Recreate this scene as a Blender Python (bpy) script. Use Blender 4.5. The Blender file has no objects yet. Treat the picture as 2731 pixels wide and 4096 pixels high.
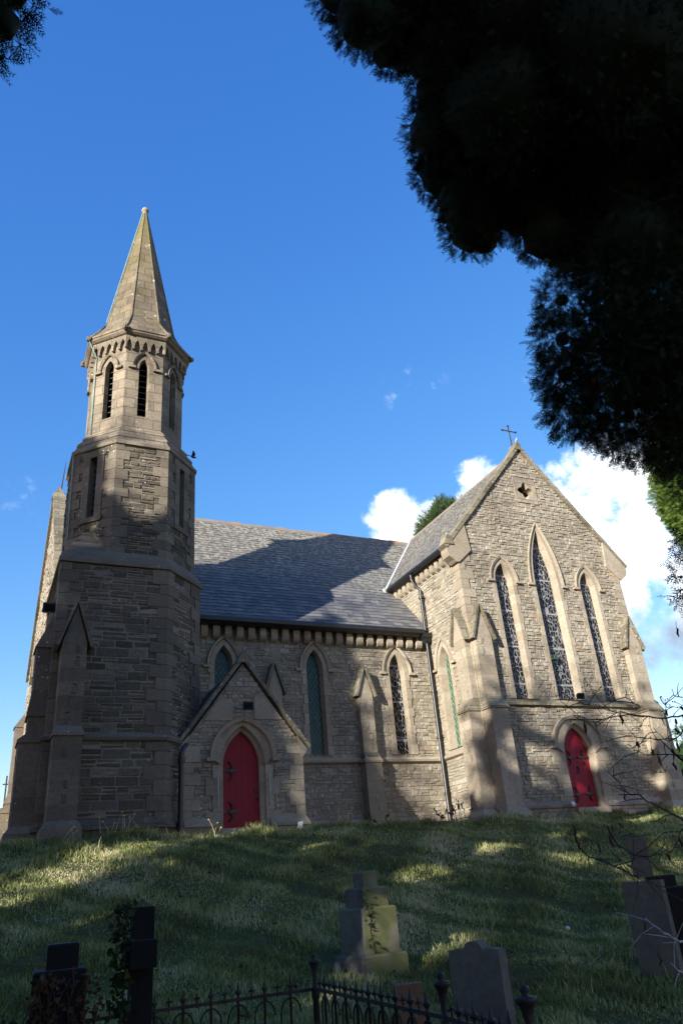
import bpy, math, random
import numpy as np
from mathutils import Vector, Matrix
from mathutils.geometry import tessellate_polygon
R = math.radians
rng = random.Random(7)
scene = bpy.context.scene
C = scene.collection

# ------------------------------------------------------------------ camera
F_PX, PIT, ROL, YAW = 762.475, 0.462502, -0.0868164, 0.460245
cy, sy = math.cos(YAW), math.sin(YAW)
fwd = Vector((sy*math.cos(PIT), cy*math.cos(PIT), math.sin(PIT)))
rt = Vector((cy, -sy, 0)); up = rt.cross(fwd)
r_ = rt*math.cos(ROL)+up*math.sin(ROL); u_ = -rt*math.sin(ROL)+up*math.cos(ROL)
cam = bpy.data.cameras.new('camera'); co = bpy.data.objects.new('camera', cam); C.objects.link(co)
cam.sensor_fit = 'VERTICAL'; cam.sensor_height = 36; cam.lens = F_PX/1024*36
cam.clip_start = .05; cam.clip_end = 4000
co.matrix_world = Matrix(((r_.x, u_.x, -fwd.x, 0), (r_.y, u_.y, -fwd.y, 0), (r_.z, u_.z, -fwd.z, 0), (0, 0, 0, 1)))
scene.camera = co

# ------------------------------------------------------------------ light
SUN_EL = R(18.3); SUNV = Vector((-.8526*math.cos(SUN_EL), -.5225*math.cos(SUN_EL), math.sin(SUN_EL)))
sl = bpy.data.lights.new('sun', 'SUN'); so = bpy.data.objects.new('sun', sl); C.objects.link(so)
sl.energy = 4.9; sl.angle = R(.53); sl.color = (1, .96, .89)
so.rotation_euler = SUNV.to_track_quat('Z', 'Y').to_euler()
so.location = (-30, -20, 40)
scene.view_settings.view_transform = 'Standard'; scene.view_settings.look = 'None'
scene.view_settings.gamma = 1; scene.view_settings.exposure = 1.25
world = bpy.data.worlds.new('World'); scene.world = world; world.use_nodes = True
wt = world.node_tree; wn = wt.nodes; wl = wt.links
for n in list(wn): wn.remove(n)
wout = wn.new('ShaderNodeOutputWorld'); wbg = wn.new('ShaderNodeBackground')
sky = wn.new('ShaderNodeTexSky'); sky.sky_type = 'NISHITA'; sky.sun_disc = False
sky.sun_elevation = SUN_EL; sky.sun_rotation = math.atan2(SUNV.x, SUNV.y)
sky.altitude = 200; sky.air_density = 1.0; sky.dust_density = .25; sky.ozone_density = 2.0
wbg.inputs['Strength'].default_value = .13
def wmath(op, a, b=None, c=None, clamp=False):
    n = wn.new('ShaderNodeMath'); n.operation = op; n.use_clamp = clamp
    for i, x in enumerate((a, b, c)):
        if x is None: continue
        if isinstance(x, (int, float)): n.inputs[i].default_value = x
        else: wl.new(x, n.inputs[i])
    return n.outputs[0]
tc = wn.new('ShaderNodeTexCoord')
def wnoise(scale, detail=6, rough=.55, w=None):
    n = wn.new('ShaderNodeTexNoise'); n.inputs['Scale'].default_value = scale
    n.inputs['Detail'].default_value = detail; n.inputs['Roughness'].default_value = rough
    wl.new(tc.outputs['Generated'], n.inputs['Vector']); return n.outputs['Fac']
def azel(az, el): return (math.sin(R(az))*math.cos(R(el)), math.cos(R(az))*math.cos(R(el)), math.sin(R(el)))
# cumulus banks: (azimuth, elevation, angular radius, weight)
CLOUDS = [(33.4, 23.2, 3.0, 1), (35.0, 20.4, 3.2, 1), (30.6, 24.3, 2.5, 1), (31.6, 25.6, 1.6, .8), (29.0, 23.4, 2.0, .8), (38.6, 25.6, 2.6, 1), (37.2, 23.0, 3.0, 1), (41, 22.0, 3.6, .9),
          (46.0, 24.6, 3.4, 1), (50.0, 24.8, 4.0, 1), (48.5, 19.5, 4.8, 1), (52.5, 17.0, 5.0, 1), (55, 23, 6, 1), (47, 16, 3.6, .8), (57, 14, 5, .8), (53.5, 27, 3, .9),
          (1.0, 7.0, 2.2, .5), (-1.5, 3.0, 3.0, .9), (33.9, 35.2, 2.0, .16), (46.6, 33.5, 2.2, .22), (1.6, 27.8, 2.0, .12), (-6, 6, 5, .8), (75, 20, 12, .9)]
acc = None
for az, el, rad, wgt in CLOUDS:
    d = wn.new('ShaderNodeVectorMath'); d.operation = 'DOT_PRODUCT'; wl.new(tc.outputs['Generated'], d.inputs[0]); d.inputs[1].default_value = azel(az, el)
    m = wn.new('ShaderNodeMapRange'); m.interpolation_type = 'LINEAR'
    wl.new(d.outputs['Value'], m.inputs[0]); m.inputs[1].default_value = math.cos(R(rad*1.5)); m.inputs[2].default_value = 1
    m.inputs[3].default_value = 0; m.inputs[4].default_value = wgt
    acc = m.outputs[0] if acc is None else wmath('MAXIMUM', acc, m.outputs[0])
nz = wmath('ADD', wmath('MULTIPLY', wnoise(17, 10, .60), 1.0), wmath('MULTIPLY', wnoise(7, 3, .5), .5))
dens = wmath('ADD', acc, wmath('MULTIPLY', wmath('SUBTRACT', nz, .80), 3.2))
cm = wn.new('ShaderNodeMapRange'); cm.interpolation_type = 'SMOOTHSTEP'; wl.new(dens, cm.inputs[0]); cm.inputs[1].default_value = .10; cm.inputs[2].default_value = .95
gate = wn.new('ShaderNodeMapRange'); gate.interpolation_type = 'SMOOTHSTEP'; wl.new(acc, gate.inputs[0]); gate.inputs[1].default_value = .01; gate.inputs[2].default_value = .22
cmask = wmath('MULTIPLY', cm.outputs[0], gate.outputs[0])
sx = wn.new('ShaderNodeSeparateXYZ'); wl.new(tc.outputs['Generated'], sx.inputs[0])
shd = wn.new('ShaderNodeMapRange'); shd.interpolation_type = 'SMOOTHSTEP'
wl.new(wmath('ADD', sx.outputs['Z'], wmath('MULTIPLY', wmath('SUBTRACT', wnoise(11, 5, .6), .5), .28)), shd.inputs[0]); shd.inputs[1].default_value = .20; shd.inputs[2].default_value = .36
cc = wn.new('ShaderNodeMixRGB'); wl.new(shd.outputs[0], cc.inputs[0]); cc.inputs[1].default_value = (1.5, 1.8, 2.3, 1); cc.inputs[2].default_value = (6.6, 6.9, 7.3, 1)
hs = wn.new('ShaderNodeHueSaturation'); hs.inputs['Saturation'].default_value = 1.22; hs.inputs['Value'].default_value = 1.0; wl.new(sky.outputs[0], hs.inputs['Color'])
sp_ = wn.new('ShaderNodeSeparateColor'); cb_ = wn.new('ShaderNodeCombineColor'); wl.new(hs.outputs[0], sp_.inputs[0])
for i_, (a_, e_) in enumerate(((.80, 1.15), (.886, .884), (1.63, .54))): wl.new(wmath('MULTIPLY', wmath('POWER', sp_.outputs[i_], e_), a_), cb_.inputs[i_])
mx = wn.new('ShaderNodeMixRGB'); wl.new(cmask, mx.inputs[0]); wl.new(cb_.outputs[0], mx.inputs[1]); wl.new(cc.outputs[0], mx.inputs[2])
wl.new(mx.outputs[0], wbg.inputs['Color']); wl.new(wbg.outputs[0], wout.inputs['Surface'])

# ------------------------------------------------------------------ materials
class NT:
    def __init__(s, name, rough=.85, spec=.3):
        s.m = bpy.data.materials.new(name); s.m.use_nodes = True; s.t = s.m.node_tree; s.n = s.t.nodes; s.l = s.t.links
        s.b = s.n['Principled BSDF']; s.b.inputs['Roughness'].default_value = rough; s.b.inputs['Specular IOR Level'].default_value = spec
        s.tc = s.n.new('ShaderNodeTexCoord')
    def put(s, sock, v):
        if isinstance(v, (int, float)): sock.default_value = v
        elif isinstance(v, tuple): sock.default_value = v if len(v) == 4 or sock.type == 'VECTOR' else (*v, 1)
        else: s.l.new(v, sock)
    def math(s, op, a, b=0, clamp=False):
        n = s.n.new('ShaderNodeMath'); n.operation = op; n.use_clamp = clamp; s.put(n.inputs[0], a); s.put(n.inputs[1], b); return n.outputs[0]
    def noise(s, scale, detail=4, rough=.55, co='Object', dist=0):
        n = s.n.new('ShaderNodeTexNoise'); n.inputs['Scale'].default_value = scale; n.inputs['Detail'].default_value = detail
        n.inputs['Roughness'].default_value = rough; n.inputs['Distortion'].default_value = dist
        s.l.new(s.tc.outputs[co] if isinstance(co, str) else co, n.inputs['Vector']); return n.outputs['Fac']
    def vor(s, scale, feature='F1', co='Object', rnd=1):
        n = s.n.new('ShaderNodeTexVoronoi'); n.feature = feature; n.inputs['Scale'].default_value = scale; n.inputs['Randomness'].default_value = rnd
        s.l.new(s.tc.outputs[co] if isinstance(co, str) else co, n.inputs['Vector']); return n.outputs['Distance']
    def mapr(s, v, a, b, c=0, d=1, smooth=True):
        n = s.n.new('ShaderNodeMapRange'); n.interpolation_type = 'SMOOTHSTEP' if smooth else 'LINEAR'
        s.put(n.inputs[0], v)
        for i, x in enumerate((a, b, c, d)): n.inputs[i+1].default_value = x
        return n.outputs[0]
    def mix(s, f, a, b, mode='MIX'):
        n = s.n.new('ShaderNodeMixRGB'); n.blend_type = mode; s.put(n.inputs[0], f); s.put(n.inputs[1], a); s.put(n.inputs[2], b); return n.outputs[0]
    def attr(s, name):
        n = s.n.new('ShaderNodeAttribute'); n.attribute_name = name; return n.outputs['Fac']
    def ramp(s, f, stops):
        n = s.n.new('ShaderNodeValToRGB'); s.l.new(f, n.inputs[0]); e = n.color_ramp.elements
        while len(e) < len(stops): e.new(.5)
        for k, (p, c) in zip(e, stops): k.position = p; k.color = (*c, 1)
        return n.outputs[0]
    def mapping(s, scale, co='UV', rot=(0, 0, 0)):
        n = s.n.new('ShaderNodeMapping'); s.l.new(s.tc.outputs[co], n.inputs[0]); n.inputs['Scale'].default_value = scale; n.inputs['Rotation'].default_value = rot; return n.outputs[0]
    def out(s, col=None, bump=None, bd=.02, bs=1):
        if col is not None: s.put(s.b.inputs['Base Color'], col)
        if bump is not None:
            n = s.n.new('ShaderNodeBump'); n.inputs['Distance'].default_value = bd; n.inputs['Strength'].default_value = bs
            s.l.new(bump, n.inputs['Height']); s.l.new(n.outputs[0], s.b.inputs['Normal'])
        return s.m
def stone(name, stops, stain=(.07, .06, .05), stain_amt=.5, lich=.0, bd=.02, joint=None, green=0, lsz=9, algae=0):
    t = NT(name, .9, .2)
    c = t.ramp(t.attr('rnd'), stops)
    c = t.mix(t.math('MULTIPLY', t.mapr(t.noise(.9, 6, .65), .42, .68), stain_amt), c, stain)
    c = t.mix(.55, c, t.mix(1, c, t.ramp(t.noise(14, 5, .7), [(.25, (.45, .45, .45)), (.75, (1.35, 1.33, 1.3))]), 'MULTIPLY'))
    h = t.math('ADD', t.math('MULTIPLY', t.noise(9, 6, .65), 1), t.math('MULTIPLY', t.noise(45, 3, .6), .3))
    if joint:
        br = t.n.new('ShaderNodeTexBrick'); br.inputs['Scale'].default_value = 1; br.inputs['Brick Width'].default_value = joint[0]; br.inputs['Row Height'].default_value = joint[1]
        br.inputs['Mortar Size'].default_value = .009; br.inputs['Mortar Smooth'].default_value = .2
        br.inputs['Color1'].default_value = (.75, .75, .75, 1); br.inputs['Color2'].default_value = (1.15, 1.13, 1.08, 1); br.inputs['Mortar'].default_value = (.5, .48, .45, 1)
        t.l.new(t.tc.outputs['UV'], br.inputs['Vector'])
        c = t.mix(1, c, br.outputs['Color'], 'MULTIPLY')
        h = t.math('SUBTRACT', t.math('MULTIPLY', h, .25), t.math('MULTIPLY', br.outputs['Fac'], .8))
    if lich > 0:
        sp = t.mapr(t.math('ADD', t.vor(lsz), t.math('MULTIPLY', t.noise(lsz*2.2, 3), .35)), .38, .32)
        c = t.mix(t.math('MULTIPLY', sp, t.mapr(t.noise(1.6, 3), .62-lich*.16, .72-lich*.16)), c, (.50, .49, .44))
    if algae:
        sz = t.n.new('ShaderNodeSeparateXYZ'); t.l.new(t.tc.outputs['Object'], sz.inputs[0])
        c = t.mix(t.math('MULTIPLY', t.mapr(t.math('ADD', sz.outputs['Z'], t.math('MULTIPLY', t.noise(1.5, 5), 4)), 18.5, 22), .38), c, (.22, .185, .06))
    if green > 0:
        c = t.mix(t.math('MULTIPLY', t.mapr(t.noise(3.5, 5, .6), .36, .56), green), c, (.115, .12, .045))
    return t.out(c, h, bd)
BUFF = [(0, (.235, .202, .148)), (.35, (.285, .248, .186)), (.7, (.325, .284, .215)), (.93, (.365, .325, .255)), (1, (.35, .255, .165))]
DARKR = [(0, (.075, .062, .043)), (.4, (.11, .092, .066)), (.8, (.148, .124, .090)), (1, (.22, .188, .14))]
M = {}
M['rubble'] = stone('rubble_stone', BUFF, stain=(.12, .10, .08), stain_amt=.4, bd=.025, lich=1.0)
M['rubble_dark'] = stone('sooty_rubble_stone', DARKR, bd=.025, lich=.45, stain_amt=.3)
M['mortar'] = stone('lime_mortar', [(0, (.24, .21, .16)), (1, (.30, .262, .20))], bd=.02)
M['mortar_dark'] = stone('weathered_mortar', [(0, (.22, .192, .15)), (1, (.30, .262, .205))], bd=.015)
M['ashlar'] = stone('dressed_stone', [(0, (.275, .228, .165)), (.5, (.32, .268, .197)), (1, (.365, .31, .232))], stain=(.16, .135, .10), stain_amt=.4, bd=.006)
M['ashlar_j'] = stone('coursed_dressed_stone', [(0, (.265, .225, .172)), (1, (.315, .268, .208))], stain=(.12, .10, .085), stain_amt=.55, bd=.008, joint=(.5, .3), lich=.1)
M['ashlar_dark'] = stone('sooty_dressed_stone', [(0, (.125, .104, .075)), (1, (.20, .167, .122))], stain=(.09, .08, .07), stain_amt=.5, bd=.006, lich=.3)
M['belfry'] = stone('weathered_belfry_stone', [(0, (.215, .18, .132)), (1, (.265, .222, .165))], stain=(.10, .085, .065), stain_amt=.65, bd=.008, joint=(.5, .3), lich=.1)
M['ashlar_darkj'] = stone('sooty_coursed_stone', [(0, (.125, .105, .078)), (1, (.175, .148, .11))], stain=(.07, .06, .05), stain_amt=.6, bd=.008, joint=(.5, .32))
M['spire'] = stone('spire_stone', [(0, (.15, .124, .088)), (1, (.19, .158, .112))], stain=(.09, .075, .04), stain_amt=.8, bd=.008, joint=(.42, .33), lich=.8, lsz=5, algae=1)
M['weather'] = stone('mossy_weathering_stone', [(0, (.19, .165, .118)), (1, (.25, .22, .16))], stain=(.09, .08, .045), stain_amt=.7, bd=.008, lich=.8, joint=(.6, .3))
M['grave'] = stone('gravestone', [(0, (.095, .088, .075)), (1, (.14, .13, .11))], stain=(.06, .06, .055), stain_amt=.6, bd=.005, lich=.15)
M['grave_green'] = stone('mossy_gravestone', [(0, (.17, .15, .10)), (1, (.24, .21, .14))], stain=(.10, .085, .06), stain_amt=.4, bd=.005, green=.95)
M['grave_shaded'] = stone('shaded_gravestone', [(0, (.010, .010, .010)), (1, (.018, .017, .016))], bd=.004, stain=(.006, .006, .006))  # near-black copy of the gravestone, backlit shade put into its colour
M['brick_red'] = stone('terracotta', [(0, (.16, .08, .05)), (1, (.2, .11, .07))], bd=.006)
def slate():
    t = NT('roof_slate', .58, .35)
    c = t.ramp(t.attr('rnd'), [(0, (.075, .077, .085)), (.5, (.107, .104, .106)), (.85, (.145, .14, .135)), (1, (.17, .16, .145))])
    l1 = t.mapr(t.noise(.55, 4, .6), .42, .62); sp = t.mapr(t.noise(7, 5, .7), .46, .60)
    sx = t.n.new('ShaderNodeSeparateXYZ'); t.l.new(t.tc.outputs['Object'], sx.inputs[0])
    hi = t.mapr(t.math('ADD', sx.outputs['Z'], t.math('MULTIPLY', t.noise(.7, 4), 3.0)), 9.6, 13.2)
    c = t.mix(t.math('MULTIPLY', hi, .8), c, (.14, .118, .095))
    c = t.mix(t.math('MULTIPLY', sp, t.math('ADD', t.math('MULTIPLY', hi, .9), t.math('MULTIPLY', l1, .30))), c, (.30, .29, .225))
    return t.out(c, t.noise(30, 4), .006)
M['slate'] = slate()
def simple(name, col, rough=.5, spec=.5, metal=0, bump=None, bd=.004, var=.3):
    t = NT(name, rough, spec); t.b.inputs['Metallic'].default_value = metal
    c = t.mix(var, col, t.mix(1, col, t.ramp(t.noise(6, 5, .7), [(.3, (.3, .3, .3)), (.7, (1.5, 1.45, 1.4))]), 'MULTIPLY'))
    return t.out(c, t.noise(bump or 25, 4), bd)
M['black'] = simple('black_painted_iron', (.012, .012, .013), .4, .5)
M['iron'] = simple('rusty_iron', (.045, .028, .018), .75, .3, bump=40, bd=.006, var=.8)
M['iron_dark'] = simple('dark_cast_iron', (.016, .014, .013), .6, .4, bump=40, bd=.006, var=.8)
M['lead'] = simple('lead_flashing', (.40, .40, .39), .6, .4)
M['copper'] = simple('verdigris_copper', (.22, .38, .32), .7, .3)
M['inner'] = simple('dark_interior', (.01, .01, .01), .9, .1)
M['wood'] = simple('grey_louvre_slate', (.09, .085, .075), .85, .2)
M['ridge'] = stone('ridge_tile', [(0, (.15, .14, .13)), (.7, (.20, .18, .155)), (.9, (.27, .17, .10)), (1, (.28, .17, .10))], stain=(.22, .20, .17), stain_amt=.5, bd=.005)
def door_mat():
    t = NT('red_door_paint', .5, .25)
    w = t.n.new('ShaderNodeTexWave'); w.wave_type = 'BANDS'; w.bands_direction = 'X'; w.inputs['Scale'].default_value = 2.2; t.l.new(t.tc.outputs['UV'], w.inputs['Vector'])
    g = t.mapr(w.outputs['Fac'], 0, .04)
    c = t.mix(.35, (.23, .006, .017), t.mix(1, (.23, .006, .017), t.ramp(t.noise(3, 6, .7), [(.3, (.6, .6, .6)), (.7, (1.25, 1.3, 1.3))]), 'MULTIPLY'))
    return t.out(c, t.math('ADD', g, t.math('MULTIPLY', t.noise(50, 3), .15)), .003)
M['door'] = door_mat()
def glass(name, col, kind, line=(.5, .5, .52)):
    t = NT(name, .3, .28)
    if kind == 'diamond':
        def bars(rot):
            m = t.mapping((1/.125, 1/.2, 1), 'UV'); sx = t.n.new('ShaderNodeSeparateXYZ'); t.l.new(m, sx.inputs[0])
            s = t.math('ADD' if rot else 'SUBTRACT', sx.outputs[0], sx.outputs[1])
            f = t.math('ABSOLUTE', t.math('SUBTRACT', t.math('FRACT', s), .5)); return t.mapr(f, .055, .03)
        k = t.math('MAXIMUM', bars(0), bars(1))
    else:
        m = t.mapping((1, .45, 1), 'UV')
        nz = t.n.new('ShaderNodeTexNoise'); nz.inputs['Scale'].default_value = 6; t.l.new(m, nz.inputs['Vector'])
        mm = t.mix(.06, m, nz.outputs['Color'])
        k = t.mapr(t.vor(14, 'DISTANCE_TO_EDGE', mm), .10, .030)
        sx = t.n.new('ShaderNodeSeparateXYZ'); t.l.new(t.tc.outputs['UV'], sx.inputs[0])
        f = t.math('ABSOLUTE', t.math('SUBTRACT', t.math('FRACT', t.math('MULTIPLY', sx.outputs[1], .9)), .5))
        k = t.math('MAXIMUM', k, t.mapr(f, .03, .018))
    pan = t.vor(11, 'F1', 'UV')
    c0 = t.mix(t.mapr(pan, .2, .5), col, tuple(x*.35 for x in col))
    t.l.new(t.math('ADD', t.math('MULTIPLY', k, .45), .15), t.b.inputs['Roughness'])
    return t.out(t.mix(k, c0, line), t.math('ADD', k, t.math('MULTIPLY', t.noise(4, 3), .3)), .008)
M['glass_dark'] = glass('leaded_dark_glass', (.014, .010, .009), 'web', (.25, .245, .24))
M['glass_green_lit'] = glass('sunlit_green_leaded_glass', (.09, .20, .12), 'diamond', (.30, .36, .28))  # lighter copy of the green glass, sunlight on the side window painted in
M['glass_green'] = glass('leaded_green_glass', (.018, .065, .035), 'diamond', (.20, .23, .18))
def leafmat(name, c1, c2, rough=.75, trans=.1):
    t = NT(name, rough, .15); c = t.ramp(t.attr('rnd'), [(0, c1), (1, c2)]); t.b.inputs['Subsurface Weight'].default_value = 0
    t.out(c)
    if trans:
        tr = t.n.new('ShaderNodeBsdfTranslucent'); t.l.new(c, tr.inputs[0]); mxs = t.n.new('ShaderNodeMixShader'); mxs.inputs[0].default_value = trans
        o = t.n['Material Output']; t.l.new(t.b.outputs[0], mxs.inputs[1]); t.l.new(tr.outputs[0], mxs.inputs[2]); t.l.new(mxs.outputs[0], o.inputs[0])
    return t.m
M['leaf_dark'] = leafmat('cypress_foliage', (.006, .013, .008), (.014, .028, .012), trans=.03)
M['leaf_mid'] = leafmat('sunlit_conifer_foliage', (.022, .045, .014), (.06, .10, .025), trans=.15)
M['leaf_light'] = leafmat('bright_conifer_foliage', (.045, .085, .015), (.13, .20, .035), trans=.15)
M['leaf_brown'] = leafmat('dead_leaves', (.035, .02, .012), (.09, .05, .025), trans=.1)
M['ivy'] = leafmat('ivy_leaves', (.015, .03, .010), (.04, .06, .02), trans=.1)
M['grassb'] = None
def grassmat():
    t = NT('grass_blade', .7, .2)
    c = t.ramp(t.attr('rnd'), [(0, (.13, .105, .055)), (.16, (.105, .125, .04)), (.38, (.175, .215, .06)), (.56, (.27, .30, .09)), (.72, (.38, .34, .17)), (1, (.56, .49, .31))])
    t.out(c); tr = t.n.new('ShaderNodeBsdfTranslucent'); t.l.new(c, tr.inputs[0]); mxs = t.n.new('ShaderNodeMixShader'); mxs.inputs[0].default_value = .25
    o = t.n['Material Output']; t.l.new(t.b.outputs[0], mxs.inputs[1]); t.l.new(tr.outputs[0], mxs.inputs[2]); t.l.new(mxs.outputs[0], o.inputs[0]); return t.m
M['grassb'] = grassmat()
def soil():
    t = NT('turf_soil', .95, .1)
    c = t.ramp(t.noise(3, 6, .7), [(.3, (.05, .045, .022)), (.5, (.075, .085, .03)), (.65, (.11, .10, .045)), (.8, (.15, .12, .065))])
    return t.out(c, t.noise(12, 6, .7), .05)
M['soil'] = soil()
M['bark'] = simple('bark', (.06, .045, .035), .9, .1, bump=12, bd=.02, var=.7)
M['twig'] = simple('twig_bark', (.05, .038, .03), .8, .2)
M['twig_pale'] = simple('bleached_twig', (.40, .37, .33), .8, .2)
M['feather'] = simple('bird_feathers', (.30, .27, .25), .8, .2)
M['feather_black'] = simple('black_feathers', (.012, .012, .014), .7, .2)
M['white'] = simple('white_paint', (.6, .6, .58), .6, .3)
M['render'] = simple('cream_render', (.5, .46, .38), .8, .2)
M['petal'] = simple('yellow_flower', (.6, .5, .05), .7, .2)

# ------------------------------------------------------------------ mesh builder
def V(*a): return Vector(a)
class MB:
    def __init__(s): s.v = []; s.f = []; s.m = []; s.r = []; s.sm = []
    def face(s, pts, mat='ashlar', rnd=None, sm=False):
        i = len(s.v); s.v.extend([tuple(p) for p in pts]); s.f.append(tuple(range(i, i+len(pts)))); s.m.append(mat); s.r.append(rng.random() if rnd is None else rnd); s.sm.append(sm)
    def quadgrid(s, rows, mat, rnd=None, sm=True, closed=False):
        i = len(s.v); n = len(rows[0])
        for r in rows: s.v.extend([tuple(p) for p in r])
        rr = rng.random() if rnd is None else rnd
        for a in range(len(rows)-1):
            for b in range(n if closed else n-1):
                c = (b+1) % n
                s.f.append((i+a*n+b, i+a*n+c, i+(a+1)*n+c, i+(a+1)*n+b)); s.m.append(mat); s.r.append(rr); s.sm.append(sm)
    def hexa(s, p, mat, rnd=None, back=False):
        # p: 8 points, 0-3 outer face ccw, 4-7 inner
        rnd = rng.random() if rnd is None else rnd
        s.face([p[0], p[1], p[2], p[3]], mat, rnd)
        for a, b in ((0, 1), (1, 2), (2, 3), (3, 0)): s.face([p[b], p[a], p[a+4], p[b+4]], mat, rnd)
        if back: s.face([p[7], p[6], p[5], p[4]], mat, rnd)
    def box(s, x0, x1, y0, y1, z0, z1, mat, rnd=None):
        s.hexa([V(x0, y0, z0), V(x1, y0, z0), V(x1, y0, z1), V(x0, y0, z1), V(x0, y1, z0), V(x1, y1, z0), V(x1, y1, z1), V(x0, y1, z1)], mat, rnd, True)
    def obox(s, o, ax, ay, az, mat, rnd=None):
        # box from origin corner o with edge vectors
        s.hexa([o, o+ax, o+ax+az, o+az, o+ay, o+ax+ay, o+ax+ay+az, o+ay+az], mat, rnd, True)
    def prism(s, bot, top, mat, rnd=None, caps=True):
        n = len(bot); rnd = rng.random() if rnd is None else rnd
        for i in range(n):
            j = (i+1) % n; s.face([bot[i], bot[j], top[j], top[i]], mat, rnd)
        if caps: s.face(top, mat, rnd); s.face(bot[::-1], mat, rnd)
    def tube(s, pts, rad, mat, n=8, rnd=None, caps=True):
        pts = [Vector(p) for p in pts]; rows = []
        rad = rad if isinstance(rad, (list, tuple)) else [rad]*len(pts)
        for i, p in enumerate(pts):
            t = (pts[min(i+1, len(pts)-1)]-pts[max(i-1, 0)]).normalized()
            a = t.cross(V(0, 0, 1)) if abs(t.z) < .95 else t.cross(V(1, 0, 0)); a.normalize(); b = t.cross(a)
            rows.append([p+(a*math.cos(2*math.pi*k/n)+b*math.sin(2*math.pi*k/n))*rad[i] for k in range(n)])
        s.quadgrid(rows, mat, rnd, True, True)
        if caps: s.face(rows[0][::-1], mat, rnd); s.face(rows[-1], mat, rnd)
    def lathe(s, c, prof, mat, n=10, rnd=None, sm=True):
        rows = [[V(c[0]+r*math.cos(2*math.pi*k/n), c[1]+r*math.sin(2*math.pi*k/n), c[2]+z) for k in range(n)] for r, z in prof]
        s.quadgrid(rows, mat, rnd, sm, True)
    def blob(s, c, rad, mat, n=8, m=6, jit=0, rnd=None):
        rows = []
        for a in range(m+1):
            th = math.pi*a/m
            rows.append([V(c[0]+rad[0]*math.sin(th)*math.cos(2*math.pi*k/n)*(1+rng.uniform(-jit, jit)), c[1]+rad[1]*math.sin(th)*math.sin(2*math.pi*k/n)*(1+rng.uniform(-jit, jit)), c[2]-rad[2]*math.cos(th)*(1+rng.uniform(-jit, jit))) for k in range(n)])
        s.quadgrid(rows, mat, rnd, True, True)
    def build(s, name, parent=None, **props):
        me = bpy.data.meshes.new(name); me.from_pydata(s.v, [], s.f)
        mats = sorted(set(s.m)); idx = {k: i for i, k in enumerate(mats)}
        for k in mats: me.materials.append(M[k])
        me.polygons.foreach_set('material_index', [idx[k] for k in s.m])
        me.polygons.foreach_set('use_smooth', s.sm)
        a = me.attributes.new('rnd', 'FLOAT', 'FACE'); a.data.foreach_set('value', s.r)
        uv = me.uv_layers.new(name='UVMap'); out = np.empty((len(me.loops), 2), 'f'); me.calc_loop_triangles()
        for p in me.polygons:
            n = p.normal
            t = Vector((-n.y, n.x, 0))
            if t.length < .05: t = Vector((1, 0, 0))
            t.normalize(); b = n.cross(t)
            for li in p.loop_indices:
                q = me.vertices[me.loops[li].vertex_index].co; out[li] = (q.dot(t), q.dot(b))
        uv.data.foreach_set('uv', out.ravel()); me.update()
        o = bpy.data.objects.new(name, me); C.objects.link(o)
        if parent: o.parent = parent
        for k, v in props.items(): o[k] = v
        return o
def thing(name, label, cat, loc=(0, 0, 0), group=None):
    o = bpy.data.objects.new(name, None); C.objects.link(o); o.location = loc; o.empty_display_size = .2
    o['label'] = label; o['category'] = cat
    if group: o['group'] = group
    return o
class Fr:  # wall frame: u to the viewer's right, v up, d outwards
    def __init__(s, o, u, n): s.o = Vector(o); s.u = Vector(u).normalized(); s.n = Vector(n).normalized()
    def P(s, u, v, d=0): return s.o+s.u*u+s.n*d+Vector((0, 0, v))

def lancet(cx, hw, sill, spring, apex, n=9):
    h = apex-spring; r = (hw*hw+h*h)/(2*hw); pts = [(cx-hw, sill)]
    a1 = math.asin(min(1, h/r)); c = cx-hw+r
    for i in range(n+1):
        a = a1*i/n; pts.append((c-r*math.cos(a), spring+r*math.sin(a)))
    return pts+[(2*cx-x, y) for x, y in pts[-2::-1]]
def tess(mb, F, outer, holes, d, mat, rnd=None):
    loops = [[Vector((x, y, 0)) for x, y in l] for l in [outer]+holes]; flat = [p for l in [outer]+holes for p in l]
    for t in tessellate_polygon(loops): mb.face([F.P(*flat[i], d) for i in t], mat, rnd)
def ext(mb, F, poly, d0, d1, mat, rnd=None):
    rnd = rng.random() if rnd is None else rnd
    tess(mb, F, poly, [], d1, mat, rnd)
    for i in range(len(poly)):
        a, b = poly[i], poly[(i+1) % len(poly)]; mb.face([F.P(*a, d0), F.P(*b, d0), F.P(*b, d1), F.P(*a, d1)], mat, rnd)
def strip(mb, F, p0, d0, p1, d1, mat, closed=False, rnd=None, step=None):
    n = len(p0)
    for i in range(n if closed else n-1):
        j = (i+1) % n
        mb.face([F.P(*p0[i], d0), F.P(*p0[j], d0), F.P(*p1[j], d1), F.P(*p1[i], d1)], mat, rnd)
def intervals(polys, v):
    xs = []
    for p in polys:
        for i in range(len(p)):
            (x0, y0), (x1, y1) = p[i], p[(i+1) % len(p)]
            if (y0 <= v) != (y1 <= v): xs.append(x0+(v-y0)*(x1-x0)/(y1-y0))
    xs.sort(); return list(zip(xs[::2], xs[1::2]))
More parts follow.
